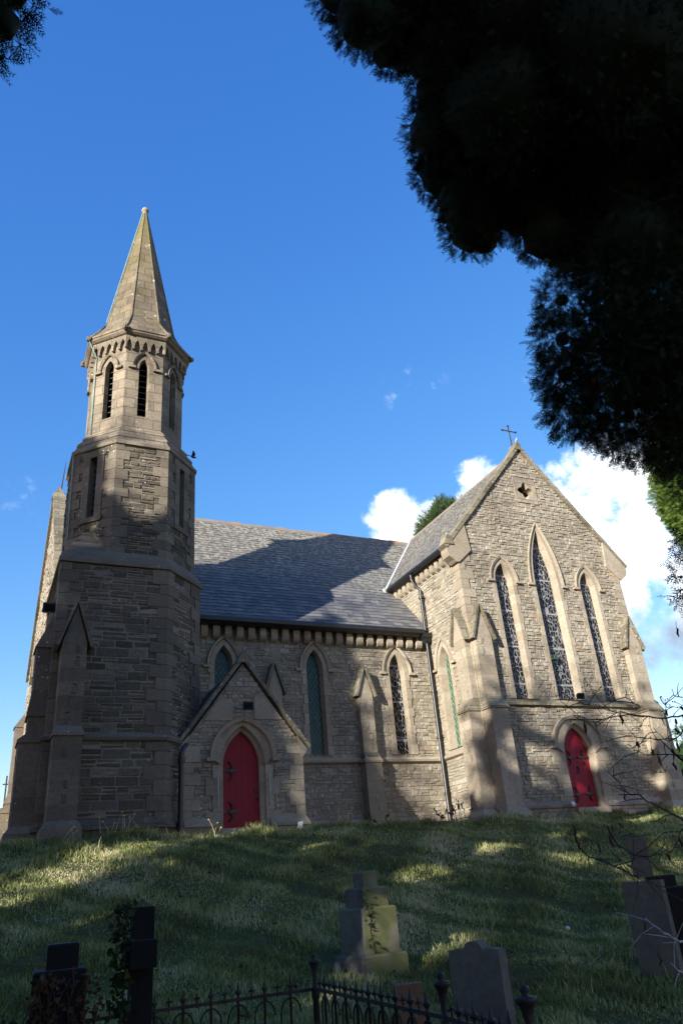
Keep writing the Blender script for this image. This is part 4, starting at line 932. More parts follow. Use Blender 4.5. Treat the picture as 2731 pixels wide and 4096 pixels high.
def core_mesh(blobs, scale, seed, nu=14, nv=9):
    rs = np.random.RandomState(seed); V_ = []; F_ = []; base = 0
    for c, r in blobs:
        th = np.linspace(0, np.pi, nv); ph = np.linspace(0, 2*np.pi, nu, endpoint=False)
        T, P_ = np.meshgrid(th, ph, indexing='ij'); k = scale*(1+rs.uniform(-.12, .12, T.shape))
        v = np.stack([c[0]+r[0]*k*np.sin(T)*np.cos(P_), c[1]+r[1]*k*np.sin(T)*np.sin(P_), c[2]+r[2]*k*np.cos(T)], -1).reshape(-1, 3)
        f = []
        for a in range(nv-1):
            for b in range(nu):
                b2 = (b+1) % nu; f += [(a*nu+b, (a+1)*nu+b, (a+1)*nu+b2), (a*nu+b, (a+1)*nu+b2, a*nu+b2)]
        V_.append(v); F_.append(np.array(f)+base); base += len(v)
    return np.concatenate(V_), np.concatenate(F_)
HOLES = []   # sun rays kept open through the crowns: (point, radius)
SV = np.array(SUNV)
def keep(P, sl=0):
    m = np.ones(len(P), bool)
    for q, rad in HOLES:
        rad = rad*(.78 if q[1] > 17.3 else 1.05); w = P-np.array(q); t = w@SV; d = np.linalg.norm(w-t[:, None]*SV, axis=1); m &= ~((d < rad) & (t > 0))
    return m
def foliage(name, parent, blobs, per, size, mat, seed, core=.72, shell=(.62, 1.04), droop=-.35, outw=1.0, holes=False, lump=.10):
    rs = np.random.RandomState(seed); Ps = []; Ds = []; Ss = []
    for c, r in blobs:
        c = np.array(c, float); r = np.array(r, float); area = (r[0]*r[1]+r[1]*r[2]+r[0]*r[2])/3*12.57; n = int(area*per)
        d = rs.normal(size=(n, 3)); d /= np.linalg.norm(d, axis=1)[:, None]
        lu = 1+lump*np.sin(d[:, 0]*7+seed)*np.sin(d[:, 1]*6+2*seed)+lump*.8*np.sin(d[:, 2]*11+d[:, 0]*5+seed)
        k = (shell[0]+(shell[1]-shell[0])*rs.rand(n)**.6)*lu; P = c+d*r*k[:, None]
        nn = d/r; nn /= np.linalg.norm(nn, axis=1)[:, None]; D = nn*outw+rs.normal(size=(n, 3))*.38+np.array([0, 0, droop]); D /= np.linalg.norm(D, axis=1)[:, None]
        Ps.append(P); Ds.append(D); Ss.append(size*rs.uniform(.6, 1.3, n))
    P = np.concatenate(Ps); D = np.concatenate(Ds); S = np.concatenate(Ss)
    if holes: m = keep(P); P, D, S = P[m], D[m], S[m]
    v, f, r = place_sprays(P, D, S, seed)
    if core:
        cv, cf = core_mesh(blobs, core, seed); 
        if holes:
            m = keep(cv)[cf].all(axis=1); cf = cf[m]
        f = np.concatenate([f, cf+len(v)]); v = np.concatenate([v, cv]); r = np.concatenate([r, np.zeros(len(cf))])
    if parent: v = v-np.array(parent.location)
    o = nmesh(name, v, f, mat, r, parent); return o
def trunk(parent, pts, rads, mat='bark', name='trunk'):
    mb = MB(); mb.tube([Vector(p)-parent.location for p in pts], rads, mat, 9, .5); return mb.build(name, parent)

def cone_blobs(x, y, z0, z1, r, n, seed, taper=.75):
    rs = random.Random(seed); out = []
    for i in range(n):
        t = (i+.5)/n; z = z0+(z1-z0)*t; rr = r*(1-taper*t**1.6); a = rs.uniform(0, 6.28); o = rr*.25
        out.append(((x+o*math.cos(a), y+o*math.sin(a), z), (rr*rs.uniform(.85, 1.1), rr*rs.uniform(.85, 1.1), (z1-z0)/n*1.25)))
    return out
# conifers beyond the church
t = thing('conifer_tree', 'dark green conifer top showing behind the slate roof valley', 'tree', (25.4, 38, 1), group='conifers beyond the church')
foliage('crown', t, [((26.7, 38, 19.1), (2.25, 2.3, 3.6)), ((26.6, 38, 16), (2.6, 2.6, 4.3)), ((26.6, 38, 11), (2.9, 2.8, 5))], 110, .42, 'leaf_mid', 11, core=.86, shell=(.80, 1.06), droop=.35, lump=.07); trunk(t, [(26.1, 38, 1), (26.1, 38, 20)], [.35, .1])
t = thing('conifer_tree', 'bright sunlit conifer at the right edge beyond the transept', 'tree', (41.2, 30, 1), group='conifers beyond the church')
foliage('crown', t, [((43.5, 30, 22.5), (4.9, 4, 5.0)), ((44.0, 30.5, 26), (3.7, 3.2, 4)), ((44.4, 30, 19.5), (3.8, 3.5, 3.2))], 90, .36, 'leaf_light', 12, core=.9, shell=(.8, 1.0), droop=.1, lump=.05); trunk(t, [(43.6, 30, 1), (43.6, 30, 24)], [.4, .1])
for (x, y, z, rx, ry, rz, lb, sd) in [(39.5, 34, 3.2, 4, 3, 4.4, 'rounded green bush on the skyline right of the transept', 21)]:
    t = thing('leafy_tree', lb, 'tree', (x, y, 1)); foliage('crown', t, [((x, y, z), (rx, ry, rz)), ((x+3, y+1, z+.6), (rx*.8, ry, rz*.9)), ((x-2, y+1, z-1), (rx*.7, ry, rz*.8))], 14, .6, 'leaf_mid', sd, core=.8, droop=.1); trunk(t, [(x, y, 1), (x, y, z)], [.3, .15])
# distant house and pole at the left edge
t = thing('house', 'distant cream house with a blue grey roof at the far left edge', 'house', (-6, 62, 1))
mb = MB(); mb.box(-5, 6.9, -2, 5, -1, 5.6, 'render'); o = mb.build('wall', t)
mb = MB(); mb.prism([V(-5.4, -2.4, 5.5), V(7.3, -2.4, 5.5), V(7.3, 5.4, 5.5), V(-5.4, 5.4, 5.5)], [V(-5.4, 1.4, 7.0), V(7.3, 1.4, 7.0), V(7.3, 1.6, 7.0), V(-5.4, 1.6, 7.0)], 'slate'); mb.build('roof', t)
mb = MB(); mb.box(4, 5, -2.05, -1.98, 2, 3.4, 'inner'); mb.build('window', t)
t = thing('telegraph_pole', 'thin telegraph pole standing on the skyline at the far left', 'pole', (2.15, 60, 1)); mb = MB(); mb.tube([(0, 0, 0), (0, 0, 8.1)], .06, 'bark', 6); mb.build('pole', t); mb = MB(); mb.box(-.22, .22, -.04, .04, 7.5, 7.58, 'bark'); mb.build('crossarm', t)

# ------------------------------------------------------------------ overhanging cypress (right) and its neighbours
DARK = [((2.53, 3.96, 8.53), 0.39), ((2.73, 3.95, 7.99), 0.39), ((3.23, 4.22, 8.29), 0.35), ((2.89, 3.88, 8.44), 0.54), ((3.65, 3.99, 8.08), 0.48), ((3.77, 4.23, 7.78), 0.36), ((3.82, 4.49, 7.45), 0.40), ((4.22, 4.91, 7.52), 0.46), ((4.39, 4.89, 6.99), 0.43), ((4.52, 5.01, 6.78), 0.40), ((4.68, 4.71, 7.37), 0.58), ((5.03, 4.71, 7.01), 0.43), ((5.14, 4.59, 6.44), 0.35), ((5.67, 4.63, 6.54), 0.43), ((4.32, 4.00, 7.43), 0.79), ((3.57, 3.82, 8.62), 0.73), ((4.43, 3.63, 8.39), 1.05), ((5.23, 3.26, 7.61), 1.09), ((5.79, 4.16, 7.22), 0.90), ((5.84, 4.11, 6.08), 0.58),
        ((7.4, 3.4, 6.6), 1.5), ((7.2, 2.2, 9.6), 2.2), ((6.6, 3.0, 11.6), 2.0), ((7.6, 2.4, 13.6), 1.7), ((8.6, 3.6, 8.2), 1.9)]
LOW = [((5.30, 4.76, 5.68), 0.33), ((5.15, 4.76, 5.09), 0.35), ((5.49, 5.14, 4.99), 0.38), ((5.44, 5.10, 4.48), 0.37), ((5.70, 5.00, 4.33), 0.34), ((6.26, 5.16, 4.34), 0.38), ((6.26, 4.77, 3.99), 0.34), ((5.62, 4.57, 4.83), 0.57), ((5.86, 4.14, 5.14), 0.64), ((6.25, 4.48, 4.58), 0.57), ((5.59, 4.31, 5.69), 0.40), ((7.6, 4.6, 5.4), 1.1), ((7.9, 5.2, 4.6), .9), ((6.5, 4.7, 5.3), .75)]
t = thing('cypress_tree', 'huge near black cypress overhanging the top right of the view', 'tree', (7.6, 3.0, -1.6))
foliage('crown', t, [(c, (r-.03, r-.03, r-.03)) for c, r in DARK], 300, .135, 'leaf_dark', 31, core=.86, shell=(.78, 1.0), droop=-.25, lump=.04)
foliage('hanging_bough', t, [(c, (r-.02, r-.02, r-.02)) for c, r in LOW], 480, .15, 'leaf_dark', 33, core=.22, shell=(.35, 1.0), droop=-.45, outw=.7)
trunk(t, [(7.6, 3.0, -1.7), (7.5, 3.1, 3), (7.3, 3.0, 8), (7.2, 2.7, 13.5)], [.45, .38, .3, .1])
for pts in ([(7.5, 3.1, 3.2), (6.8, 3.9, 4.2), (6.0, 4.6, 4.9), (5.5, 4.8, 5.1)], [(7.4, 3.0, 4.6), (6.6, 3.8, 6.0), (5.4, 4.4, 6.9), (4.4, 4.5, 7.0)], [(7.4, 3.0, 2.6), (6.8, 4.2, 3.4), (6.3, 4.6, 4.1), (5.9, 4.75, 4.2)]):
    trunk(t, pts, [.12, .09, .06, .03], name='limb')
t = thing('cypress_bough', 'thin drooping dark sprig hanging into view at the right edge', 'tree branch', (6.6, 4.3, 3.0))
foliage('foliage', t, [((5.80, 4.45, 2.50), (.30, .2, .30)), ((5.66, 4.50, 2.30), (.16, .15, .22)), ((5.62, 4.54, 2.10), (.13, .12, .14)), ((6.2, 4.4, 2.8), (.35, .3, .3))], 150, .17, 'leaf_dark', 35, core=0, shell=(.1, 1), droop=-.3, outw=.5)
trunk(t, [(6.9, 4.2, 3.4), (6.2, 4.4, 2.9), (5.8, 4.45, 2.55), (5.62, 4.5, 2.2)], [.03, .02, .012, .005], 'twig', 'stem')

def sh(p, r): HOLES.append((p, r))
for p, r in [((14.10, 17.5, 3.01), .34), ((13.87, 17.5, 2.28), .30), ((14.49, 17.5, 3.90), .26), ((14.1, 17.5, 4.2), .3), ((15.4, 17.5, 4.2), .3), ((17.52, 17.5, 3.84), .42), ((17.9, 17.5, 3.3), .4),
             ((17.16, 17.5, 2.35), .26), ((15.22, 17.5, 2.25), .26), ((15.99, 17.5, 2.91), .34), ((15.96, 17.5, 1.6), .24), ((18.3, 17.5, 2.0), .34), ((18.57, 17.5, 3.65), .45), ((16.86, 17.5, 3.36), .26), ((12.0, 17.7, 2.9), .2), ((12.05, 17.7, 2.1), .2), ((16.5, 17.5, 4.1), .3),
             ((2.39, 14.48, .9), .34), ((1.83, 13.96, .75), .40), ((1.32, 13.34, .56), .36), ((.88, 12.78, .37), .26), ((6.84, 12.28, .19), .22), ((7.0, 11.7, 0), .22), ((7.78, 12.42, .24), .2), ((8.71, 11.86, .05), .22), ((10.0, 11.32, -.12), .25), ((6.06, 11.1, -.19), .18), ((1.2, 11.7, 0), .3), ((2.9, 14.6, .95), .3), ((3.4, 13.6, .6), .22), ((.5, 12.2, .2), .3), ((9.2, 13.2, .5), .25), ((10.5, 12.6, .3), .25), ((12.0, 11.8, .0), .3), ((4.6, 10.6, -.3), .22), ((7.2, 10.2, -.45), .22), ((2.4, 9.6, -.6), .22), ((5.8, 14.2, .85), .22), ((13.6, 13.4, .6), .3), ((15.0, 15.0, 1.0), .3), ((3.2, 7.9, -.9), .22), ((1.6, 8.2, -.9), .2), ((5.35, 12, .1), .22), ((4.12, 9.74, -.57), .2),
             ((4.45, 8.6, -.35), .26), ((4.2, 8.5, .15), .16), ((3.6, 8.4, -.8), .22), ((2.8, 7.6, -.95), .2), ((2.04, 17.0, 9.95), .3), ((3.0, 17.0, 9.9), .45), ((3.2, 17.0, 9.4), .32), ((3.05, 17.0, 8.8), .25), ((5.0, 16.9, 1.2), .25), ((3.9, 16.6, 1.2), .25), ((5.4, 16.4, 1.2), .25), ((8.8, 13.4, .5), .2), ((11.6, 14.0, .7), .25)]: sh(p, r)
SHADE = [  # x, y, top, radius, density, seed, taper
    (-21.8, 4.8, 17.2, 2.7, 5, 41, .35), (-18.2, 4.2, 18.3, 2.5, 5, 42, .35), (-20.0, 5.0, 19.6, 1.7, 7, 49, .1), (-15.4, 4.9, 15.3, 1.9, 5, 43, .35), (-12.4, 4.0, 11.3, 1.8, 5, 44, .4), (-9.7, 4.9, 10.7, 1.7, 5, 45, .4), (-7.3, 4.2, 13.2, 2.1, 7, 46, .15), (-3.9, 4.4, 13.2, 2.4, 7, 47, .2), (-14.1, 5.3, 13.2, 1.5, 6, 48, .2)]
NEARI = 7
for i, (x, y, top, r, dn, sd, tp) in enumerate(SHADE):
    z0 = gz(x, y); t = thing('cypress_tree', 'tall dark cypress whose drooping boughs enter the top left corner' if i == NEARI else 'tall dark cypress of the row standing outside the left edge', 'tree', (x, y, z0), group='row of cypresses casting shade on the church')
    bl = cone_blobs(x, y, .2, top-.6, r, 9, sd, tp)
    if i == NEARI: bl += [((-.68, 4.0, 6.34), (.44, .4, .42)), ((-.46, 4.0, 6.00), (.19, .2, .22)), ((-.60, 4.05, 5.68), (.20, .2, .24)), ((-.46, 4.0, 6.4), (.22, .2, .2)), ((-1.3, 4.2, 6.6), (.7, .6, .6)), ((-2.0, 4.3, 7.0), (.8, .7, .7))]
    if i == NEARI:
        foliage('crown', t, bl[:9], 7, .42, 'leaf_dark', sd, core=.62, shell=(.45, 1.05), holes=True, droop=-.2)
        foliage('hanging_bough', t, bl[9:], 120, .17, 'leaf_dark', sd+100, core=.55, shell=(.4, 1.05), droop=-.45)
    else: foliage('crown', t, bl, dn, .50, 'leaf_dark', sd, core=.66, shell=(.45, 1.05), holes=True, droop=-.2)
    trunk(t, [(x, y, z0-.2), (x, y, top*.8)], [.3, .1])
for i, (x, y, top, r, sd) in enumerate([(-34, -6, 13, 3.4, 61), (-28, -6.5, 13.5, 3.6, 62), (-22, -6, 13, 3.4, 63), (-16.5, -6.8, 14, 3.6, 64), (-11, -6.2, 20.5, 3.8, 65), (-6, -6.8, 20.5, 3.6, 66), (-14, -11, 21, 3.6, 67), (-3, -4.2, 12, 1.9, 68)]):
    z0 = gz(x, y); t = thing('cypress_tree', 'tall dark cypress of the row standing behind the viewer', 'tree', (x, y, z0), group='row of cypresses behind the viewer')
    foliage('crown', t, cone_blobs(x, y, -1.5, top-.8, r, 8, sd, .3), 2.6, .75, 'leaf_dark', sd, core=.78, shell=(.5, 1.05), holes=True, droop=-.2); trunk(t, [(x, y, z0-.3), (x, y, top*.8)], [.35, .1])

# ------------------------------------------------------------------ grave monuments
def rbox(mb, c, ax, ay, hx, hy, z0, z1, mat, bev=.012, mats=None):
    ax = Vector((*ax, 0)).normalized(); ay = Vector((-ax.y, ax.x, 0)); c = Vector((*c, 0))
    ring = lambda e, z: [c+ax*sx*(hx-e)+ay*sy*(hy-e)+V(0, 0, z) for sx, sy in ((-1, -1), (1, -1), (1, 1), (-1, 1))]
    rn = rng.random()
    for a, b in ((ring(0, z0), ring(0, z1-bev)), (ring(0, z1-bev), ring(bev, z1))):
        for i in range(4):
            j = (i+1) % 4; mb.face([a[i], a[j], b[j], b[i]], (mats or {}).get(i, mat), rn)
    mb.face(ring(bev, z1), mat, rn)
mx_, my_ = 4.28, 8.86; AX = (.984, .179)
t = thing('grave_monument', 'stepped square grave monument with a small block on top, ivy on its mossy face', 'grave monument', (mx_, my_, -.85))
MG = {0: 'grave_green'}
for nm, h, z0, z1 in (('base', .29, -1.0, -.62), ('inscribed_block', .235, -.62, -.16), ('upper_block', .175, -.16, .045), ('cap_stone', .10, .045, .21)):
    mb = MB(); rbox(mb, (mx_, my_), AX, 0, h, h, z0, z1, 'grave', .02, MG); o = rel(mb, nm, t)
    if nm == 'inscribed_block':
        ax = Vector((AX[0], AX[1], 0)); fr = Fr(V(mx_, my_, 0)-ax*(h+.001), (.179, -.984, 0), (-.984, -.179, 0)); mb = MB()
        for row, (n, w, z) in enumerate([(2, .012, -.24), (11, .018, -.31), (9, .016, -.345), (12, .014, -.38), (8, .014, -.42)]):
            for k in range(n):
                u = (k-n/2)*.026; mb.obox(fr.P(u-.004, z-w, 0), fr.u*.005, fr.n*.001, V(0, 0, w*1.6), 'mortar'); 
                if rng.random() < .5: mb.obox(fr.P(u-.004, z-w*.2, 0), fr.u*.016, fr.n*.001, V(0, 0, .004), 'mortar')
        rel(mb, 'inscription', t).parent = t
LEAFT = (np.array([(0, 0, 0), (.5, .35, .08), (1, 0, 0), (.5, -.35, .08), (.15, .5, .02), (.15, -.5, .02)], float), np.array([(0, 1, 2), (0, 2, 3), (0, 4, 1), (0, 3, 5)]))
def leaves(name, P, size, mat, seed, parent=None, spread=1.0, base=(0, -.4, -.4)):
    rs = np.random.RandomState(seed); P = np.array(P); D = rs.normal(size=P.shape)*spread+np.array(base); D /= np.linalg.norm(D, axis=1)[:, None]
    v, f, r = place_sprays(P, D, size*rs.uniform(.6, 1.3, len(P)), seed, [LEAFT])
    if parent: v = v-np.array(parent.location)
    return nmesh(name, v, f, mat, r, parent)
rs = np.random.RandomState(5)
t = thing('ivy', 'dead ivy strand climbing the mossy face of the stepped monument', 'ivy', (4.2, 8.6, -.6))
ip = [(4.22, 8.61, -.70), (4.20, 8.60, -.55), (4.17, 8.60, -.40), (4.19, 8.60, -.27), (4.16, 8.60, -.17), (4.12, 8.66, -.05), (4.12, 8.67, .03)]
mb = MB(); mb.tube([V(*p) for p in ip], .005, 'twig', 5); rel(mb, 'stem', t)
P = []
for a, b in zip(ip[:-1], ip[1:]):
    n = 9 if a[2] > -.62 and a[2] < -.1 else 3
    for k in range(n): q = np.array(a)+(np.array(b)-np.array(a))*rs.rand()+rs.normal(size=3)*(.032, .010, .012); q[1] = min(q[1], 8.60); P.append(q)
leaves('leaf', P, .042, 'ivy', 3, t)['kind'] = 'stuff'
def slab(name, label, a, b, th, z0, z1, top, mat='grave', lean=0):
    a = Vector(a); b = Vector(b); u = (b-a); w = u.length; u.normalize(); n = Vector((-u.y, u.x)) ; t = thing(name, label, 'gravestone', ((a.x+b.x)/2, (a.y+b.y)/2, z0))
    F = Fr((a.x, a.y, 0), (u.x, u.y, 0), (-n.x, -n.y, 0)); mb = MB(); poly = [(0, z0), (w, z0)]+top(w, z1)
    tess(mb, F, poly, [], 0, mat, .4); tess(mb, F, poly, [], -th, mat, .4)
    for i in range(len(poly)):
        p, q = poly[i], poly[(i+1) % len(poly)]; mb.face([F.P(*p, 0), F.P(*q, 0), F.P(*q, -th), F.P(*p, -th)], mat, .4)
    o = rel(mb, 'slab', t); return t, F
flat = lambda w, z: [(w, z), (0, z)]
def humped(w, z): return [(w, z-.005), (w*.78, z+.01), (w*.70, z-.01)]+[(w*.5+w*.17*math.cos(a), z+.02+.045*math.sin(a)) for a in np.linspace(0, math.pi, 7)]+[(w*.30, z-.01), (w*.22, z+.01), (0, z-.005)]
slab('gravestone', 'upright grey gravestone with a small rounded crest right of the stepped monument', (4.07, 6.83), (4.29, 6.37), .13, -1.3, -.53, humped)
slab('gravestone', 'tall plain gravestone slab beneath the bare branches at the right edge', (6.54, 7.17), (6.72, 6.79), .12, -1.3, -.13, flat)
t = thing('grave_monument', 'broken square pillar monument behind the tall plain slab at the far right', 'grave monument', (7.66, 7.95, -.95)); 
mb = MB(); rbox(mb, (7.70, 8.02), (.75, -.66), 0, .11, .11, -.1, .34, 'grave', .01); rel(mb, 'pillar', t)
mb = MB(); rbox(mb, (7.55, 7.62), (.75, -.66), 0, .16, .2, -.22, -.10, 'grave_shaded', .015); rel(mb, 'plinth', t)
mb = MB(); rbox(mb, (7.48, 7.42), (.75, -.66), 0, .26, .30, -1.1, -.22, 'grave_shaded', .015); rel(mb, 'base', t)
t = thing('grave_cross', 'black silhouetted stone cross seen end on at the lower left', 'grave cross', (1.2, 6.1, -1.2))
mb = MB(); rbox(mb, (1.205, 6.13), (1, -.05), 0, .075, .06, -1.3, .025, 'grave_shaded', .008); rel(mb, 'shaft', t)
mb = MB(); rbox(mb, (1.190, 6.13), (1, -.05), 0, .078, .27, -.34, -.175, 'grave_shaded', .008); rel(mb, 'arms', t)
t = thing('ivy', 'ragged ivy clinging to the left side of the dark stone cross', 'ivy', (1.08, 6.1, -1.0))
P = [np.array((1.10, 6.08, 0))+np.array((rs.normal()*.035-.01-.05*rs.rand(), rs.normal()*.06, -1.15+1.2*rs.rand()**1.1)) for _ in range(420)]
leaves('leaf', P, .045, 'ivy', 6, t, base=(-.3, -.3, -.3))['kind'] = 'stuff'
mb = MB(); mb.tube([(1.08, 6.05, -1.2), (1.07, 6.04, -.7), (1.09, 6.05, -.3), (1.08, 6.06, .0)], .008, 'twig', 5); rel(mb, 'stem', t)
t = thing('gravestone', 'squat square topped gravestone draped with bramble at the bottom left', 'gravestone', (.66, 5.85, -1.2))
mb = MB(); rbox(mb, (.655, 5.86), (1, -.08), 0, .095, .11, -.29, -.145, 'grave', .012, {0: 'grave_shaded'}); rel(mb, 'top_block', t)  # front faces take the near-black copy, their shade painted in
mb = MB(); rbox(mb, (.640, 5.83), (1, -.08), 0, .155, .16, -1.3, -.285, 'grave', .012, {0: 'grave_shaded'}); rel(mb, 'body', t)
t = thing('bramble', 'brown dying bramble tumbling over the squat square gravestone', 'bramble', (.6, 5.6, -1.2))
for k in range(14):
    x = .48+.28*rs.rand(); z = -.26-.3*rs.rand(); pts = [V(x, 5.66, z)]
    for j in range(5): pts.append(pts[-1]+V(rs.normal()*.03, -.02*rs.rand(), -.09-.05*rs.rand()))
    mb = MB(); mb.tube(pts, [.005, .005, .004, .004, .003, .002], 'twig', 4); rel(mb, 'stem', t)
P = [np.array((.45+.42*rs.rand(), 5.62-.08*rs.rand(), -.30-.75*rs.rand())) for _ in range(520)]; leaves('leaf', P, .032, 'leaf_brown', 8, t, base=(0, -.5, -.3))['kind'] = 'stuff'
P = [np.array((.30+1.0*rs.rand(), 5.55-.25*rs.rand(), -1.2+.42*rs.rand()**1.5)) for _ in range(700)]; leaves('foliage', P, .04, 'ivy', 9, t, base=(0, -.3, .2))['kind'] = 'stuff'
slab('stone_block', 'small reddish stone block just behind the railings', (3.41, 6.66), (3.62, 6.56), .16, -1.3, -.72, flat, 'brick_red')
t = thing('stone', 'pale rough stone leaning at the foot of the stepped monument', 'stone', (3.86, 8.85, -.85)); mb = MB(); mb.blob((0, 0, .02), (.06, .05, .17), 'grave', 7, 6, .2); mb.build('rock', t)
def tagged(mb, name, label, cat, **kw):
    o = mb.build(name); o['label'] = label; o['category'] = cat
    for k, v in kw.items(): o[k] = v
    return o
mb = MB(); mb.blob((7.44, 9.34, gz(7.44, 9.34)+.05), (.035, .03, .025), 'white', 7, 5, .15); tagged(mb, 'pebble', 'white pebble lying on the grass left of the dry twigs', 'pebble')
mb = MB(); mb.obox(V(6.62, 16.9, 1.28), V(.13, .03, .01), V(.02, .04, .02), V(.02, -.01, .19), 'white'); tagged(mb, 'stone_shard', 'pale shard of stone propped beside the left red door', 'stone')
mb = MB(); mb.blob((14.72, 17.30, 1.66), (.06, .05, .07), 'white', 7, 5, .15); tagged(mb, 'stone_fragment', 'small pale stone on the plinth beside the right red door', 'stone')

# ------------------------------------------------------------------ iron railings round a grave
t = thing('iron_railing', 'rusty black iron grave railing with spear finials and urn topped posts', 'railing', (2.7, 5.8, -1.2))
RZ = -.685
mb = MB(); mb.box(.4, 2.78, 6.85, 6.87, RZ-.012, RZ+.012, 'iron'); mb.box(.4, 2.78, 6.85, 6.87, RZ-.37, RZ-.35, 'iron'); rel(mb, 'rail', t)
P1, P2, P3 = V(2.78, 6.86, 0), V(2.65, 4.57, 0), V(2.47, 3.5, 0)
for a, b in ((P1, P2), (P2, P3)):
    for z in (RZ, RZ-.36):
        mb = MB(); d = (b-a); n = V(-d.y, d.x, 0).normalized()*.02; mb.obox(a+V(0, 0, z-.012)-n*.5, d, n, V(0, 0, .024), 'iron_dark'); rel(mb, 'rail', t)
def spike(p, big, mat):
    mb = MB(); x, y = p.x, p.y
    if big: mb.lathe((x, y, RZ), [(.011, -.45), (.011, -.02), (.017, -.015), (.017, .01), (.010, .02), (.013, .03), (.026, .045), (.027, .055), (.012, .064), (.010, .075), (.003, .115), (0, .118)], mat, 7)
    else:
        mb.lathe((x, y, RZ), [(.007, -.02), (.007, .035), (.013, .05), (.004, .075), (0, .08)], mat, 6)
        for s in (-1, 1): mb.blob((x+s*.016, y, RZ+.046), (.010, .008, .009), mat, 6, 4)
    return mb
def hoop(c, d, mat):
    mb = MB(); mb.tube([V(c.x, c.y, 0)+d*(.085*math.cos(a))+V(0, 0, RZ-.14+.105*math.sin(a)) for a in np.linspace(0, math.pi, 9)]+[V(c.x, c.y, 0)-d*.085+V(0, 0, RZ-.33)], .008, mat, 5); return mb
x = 2.56
while x > .5:
    rel(spike(V(x, 6.86, 0), True, 'iron'), 'spear_finial', t); rel(spike(V(x-.11, 6.86, 0), False, 'iron'), 'fleur_finial', t); rel(hoop(V(x, 6.86, 0), V(1, 0, 0), 'iron'), 'hoop', t); x -= .22
for a, b, n in ((P1, P2, 10), (P2, P3, 5)):
    for k in range(1, n):
        p = a+(b-a)*(k/n); rel(spike(p, True, 'iron_dark'), 'spear_finial', t); rel(spike(a+(b-a)*((k-.5)/n), False, 'iron_dark'), 'fleur_finial', t); rel(hoop(p, (b-a).normalized(), 'iron_dark'), 'hoop', t)
for p, top in ((P1, -.43), (P2, -.46), (P3, -.45)):
    mb = MB(); mb.lathe((p.x, p.y, top), [(.026, -.75), (.026, -.33), (.034, -.32), (.034, -.25), (.022, -.23), (.020, -.16), (.026, -.12), (.034, -.085), (.047, -.07), (.050, -.055), (.046, -.047), (.020, -.042), (.016, -.035), (.024, -.022), (.022, -.006), (.006, .004), (0, .005)], 'iron_dark', 12); rel(mb, 'post', t)

# ------------------------------------------------------------------ bare shrub at the right edge
TW = {
'a': [(2.296, 2.021, 0.475), (2.139, 1.951, 0.451), (2.06, 1.96, 0.456), (2.08, 2.09, 0.500), (2.12, 2.19, 0.53), (2.057, 2.176, 0.543), (1.93, 2.08, 0.523), (1.869, 2.066, 0.53)],
'b': [(2.036, 1.952, 0.455), (1.99, 2.01, 0.47), (2.049, 2.16, 0.488), (2.09, 2.27, 0.505), (2.02, 2.23, 0.514), (1.842, 2.072, 0.491)],
'c': [(2.13, 1.92, 0.316), (2.129, 2.003, 0.341), (2.20, 2.13, 0.358), (2.153, 2.142, 0.376), (2.065, 2.084, 0.388)],
'd': [(2.15, 1.98, 0.347), (2.2, 2.06, 0.396), (2.19, 2.12, 0.414), (2.063, 2.059, 0.41), (1.953, 1.998, 0.405)],
'e': [(2.25, 2.10, 0.135), (2.25, 2.16, 0.172), (2.144, 2.116, 0.196), (2.04, 2.06, 0.214), (2.03, 2.10, 0.231), (2.10, 2.20, 0.279), (2.09, 2.21, 0.30), (2.025, 2.14, 0.327)],
'f': [(2.259, 2.07, 0.552), (2.198, 1.99, 0.497), (2.12, 1.865, 0.468)], 'g': [(2.14, 2.06, 0.512), (2.002, 1.966, 0.514), (1.933, 1.905, 0.534)],
'h': [(2.169, 1.888, 0.505), (2.131, 1.88, 0.508), (2.166, 1.922, 0.545)], 'i': [(2.142, 1.90, 0.397), (2.175, 1.99, 0.382), (2.226, 2.07, 0.404), (2.235, 2.11, 0.452)],
'j': [(1.757, 2.08, 0.135), (1.829, 2.17, 0.092), (1.903, 2.215, 0.05), (1.842, 2.087, 0.033), (1.80, 1.985, 0.014), (1.85, 1.995, -0.007), (1.98, 2.07, -0.031), (2.026, 2.053, -0.066), (1.977, 1.923, -0.097)],
'k': [(1.946, 2.134, 0.133), (1.99, 2.17, 0.092), (1.946, 2.074, 0.048), (1.86, 1.937, 0.033), (1.885, 1.898, 0.029), (1.997, 1.961, 0.038), (2.092, 2.02, 0.047), (2.038, 1.929, 0.084), (1.95, 1.83, 0.093)],
'l': [(1.98, 2.18, 0.051), (1.943, 2.104, 0.022), (1.872, 1.997, 0.003), (1.84, 1.93, -0.022)], 'm': [(2.126, 2.111, -0.222), (2.009, 2.022, -0.206), (1.90, 1.95, -0.175), (1.935, 2.03, -0.153), (1.98, 2.1, -0.143)],
'n': [(1.953, 1.97, -0.288), (1.883, 1.914, -0.266), (1.861, 1.913, -0.247)], 'o': [(1.80, 1.93, 0.123), (1.85, 1.955, 0.104), (1.98, 2.045, 0.087)]}
t = thing('bare_shrub', 'leafless shrub twigs with shrivelled leaves reaching in from the right edge', 'shrub', (2.9, 1.9, -1.5))
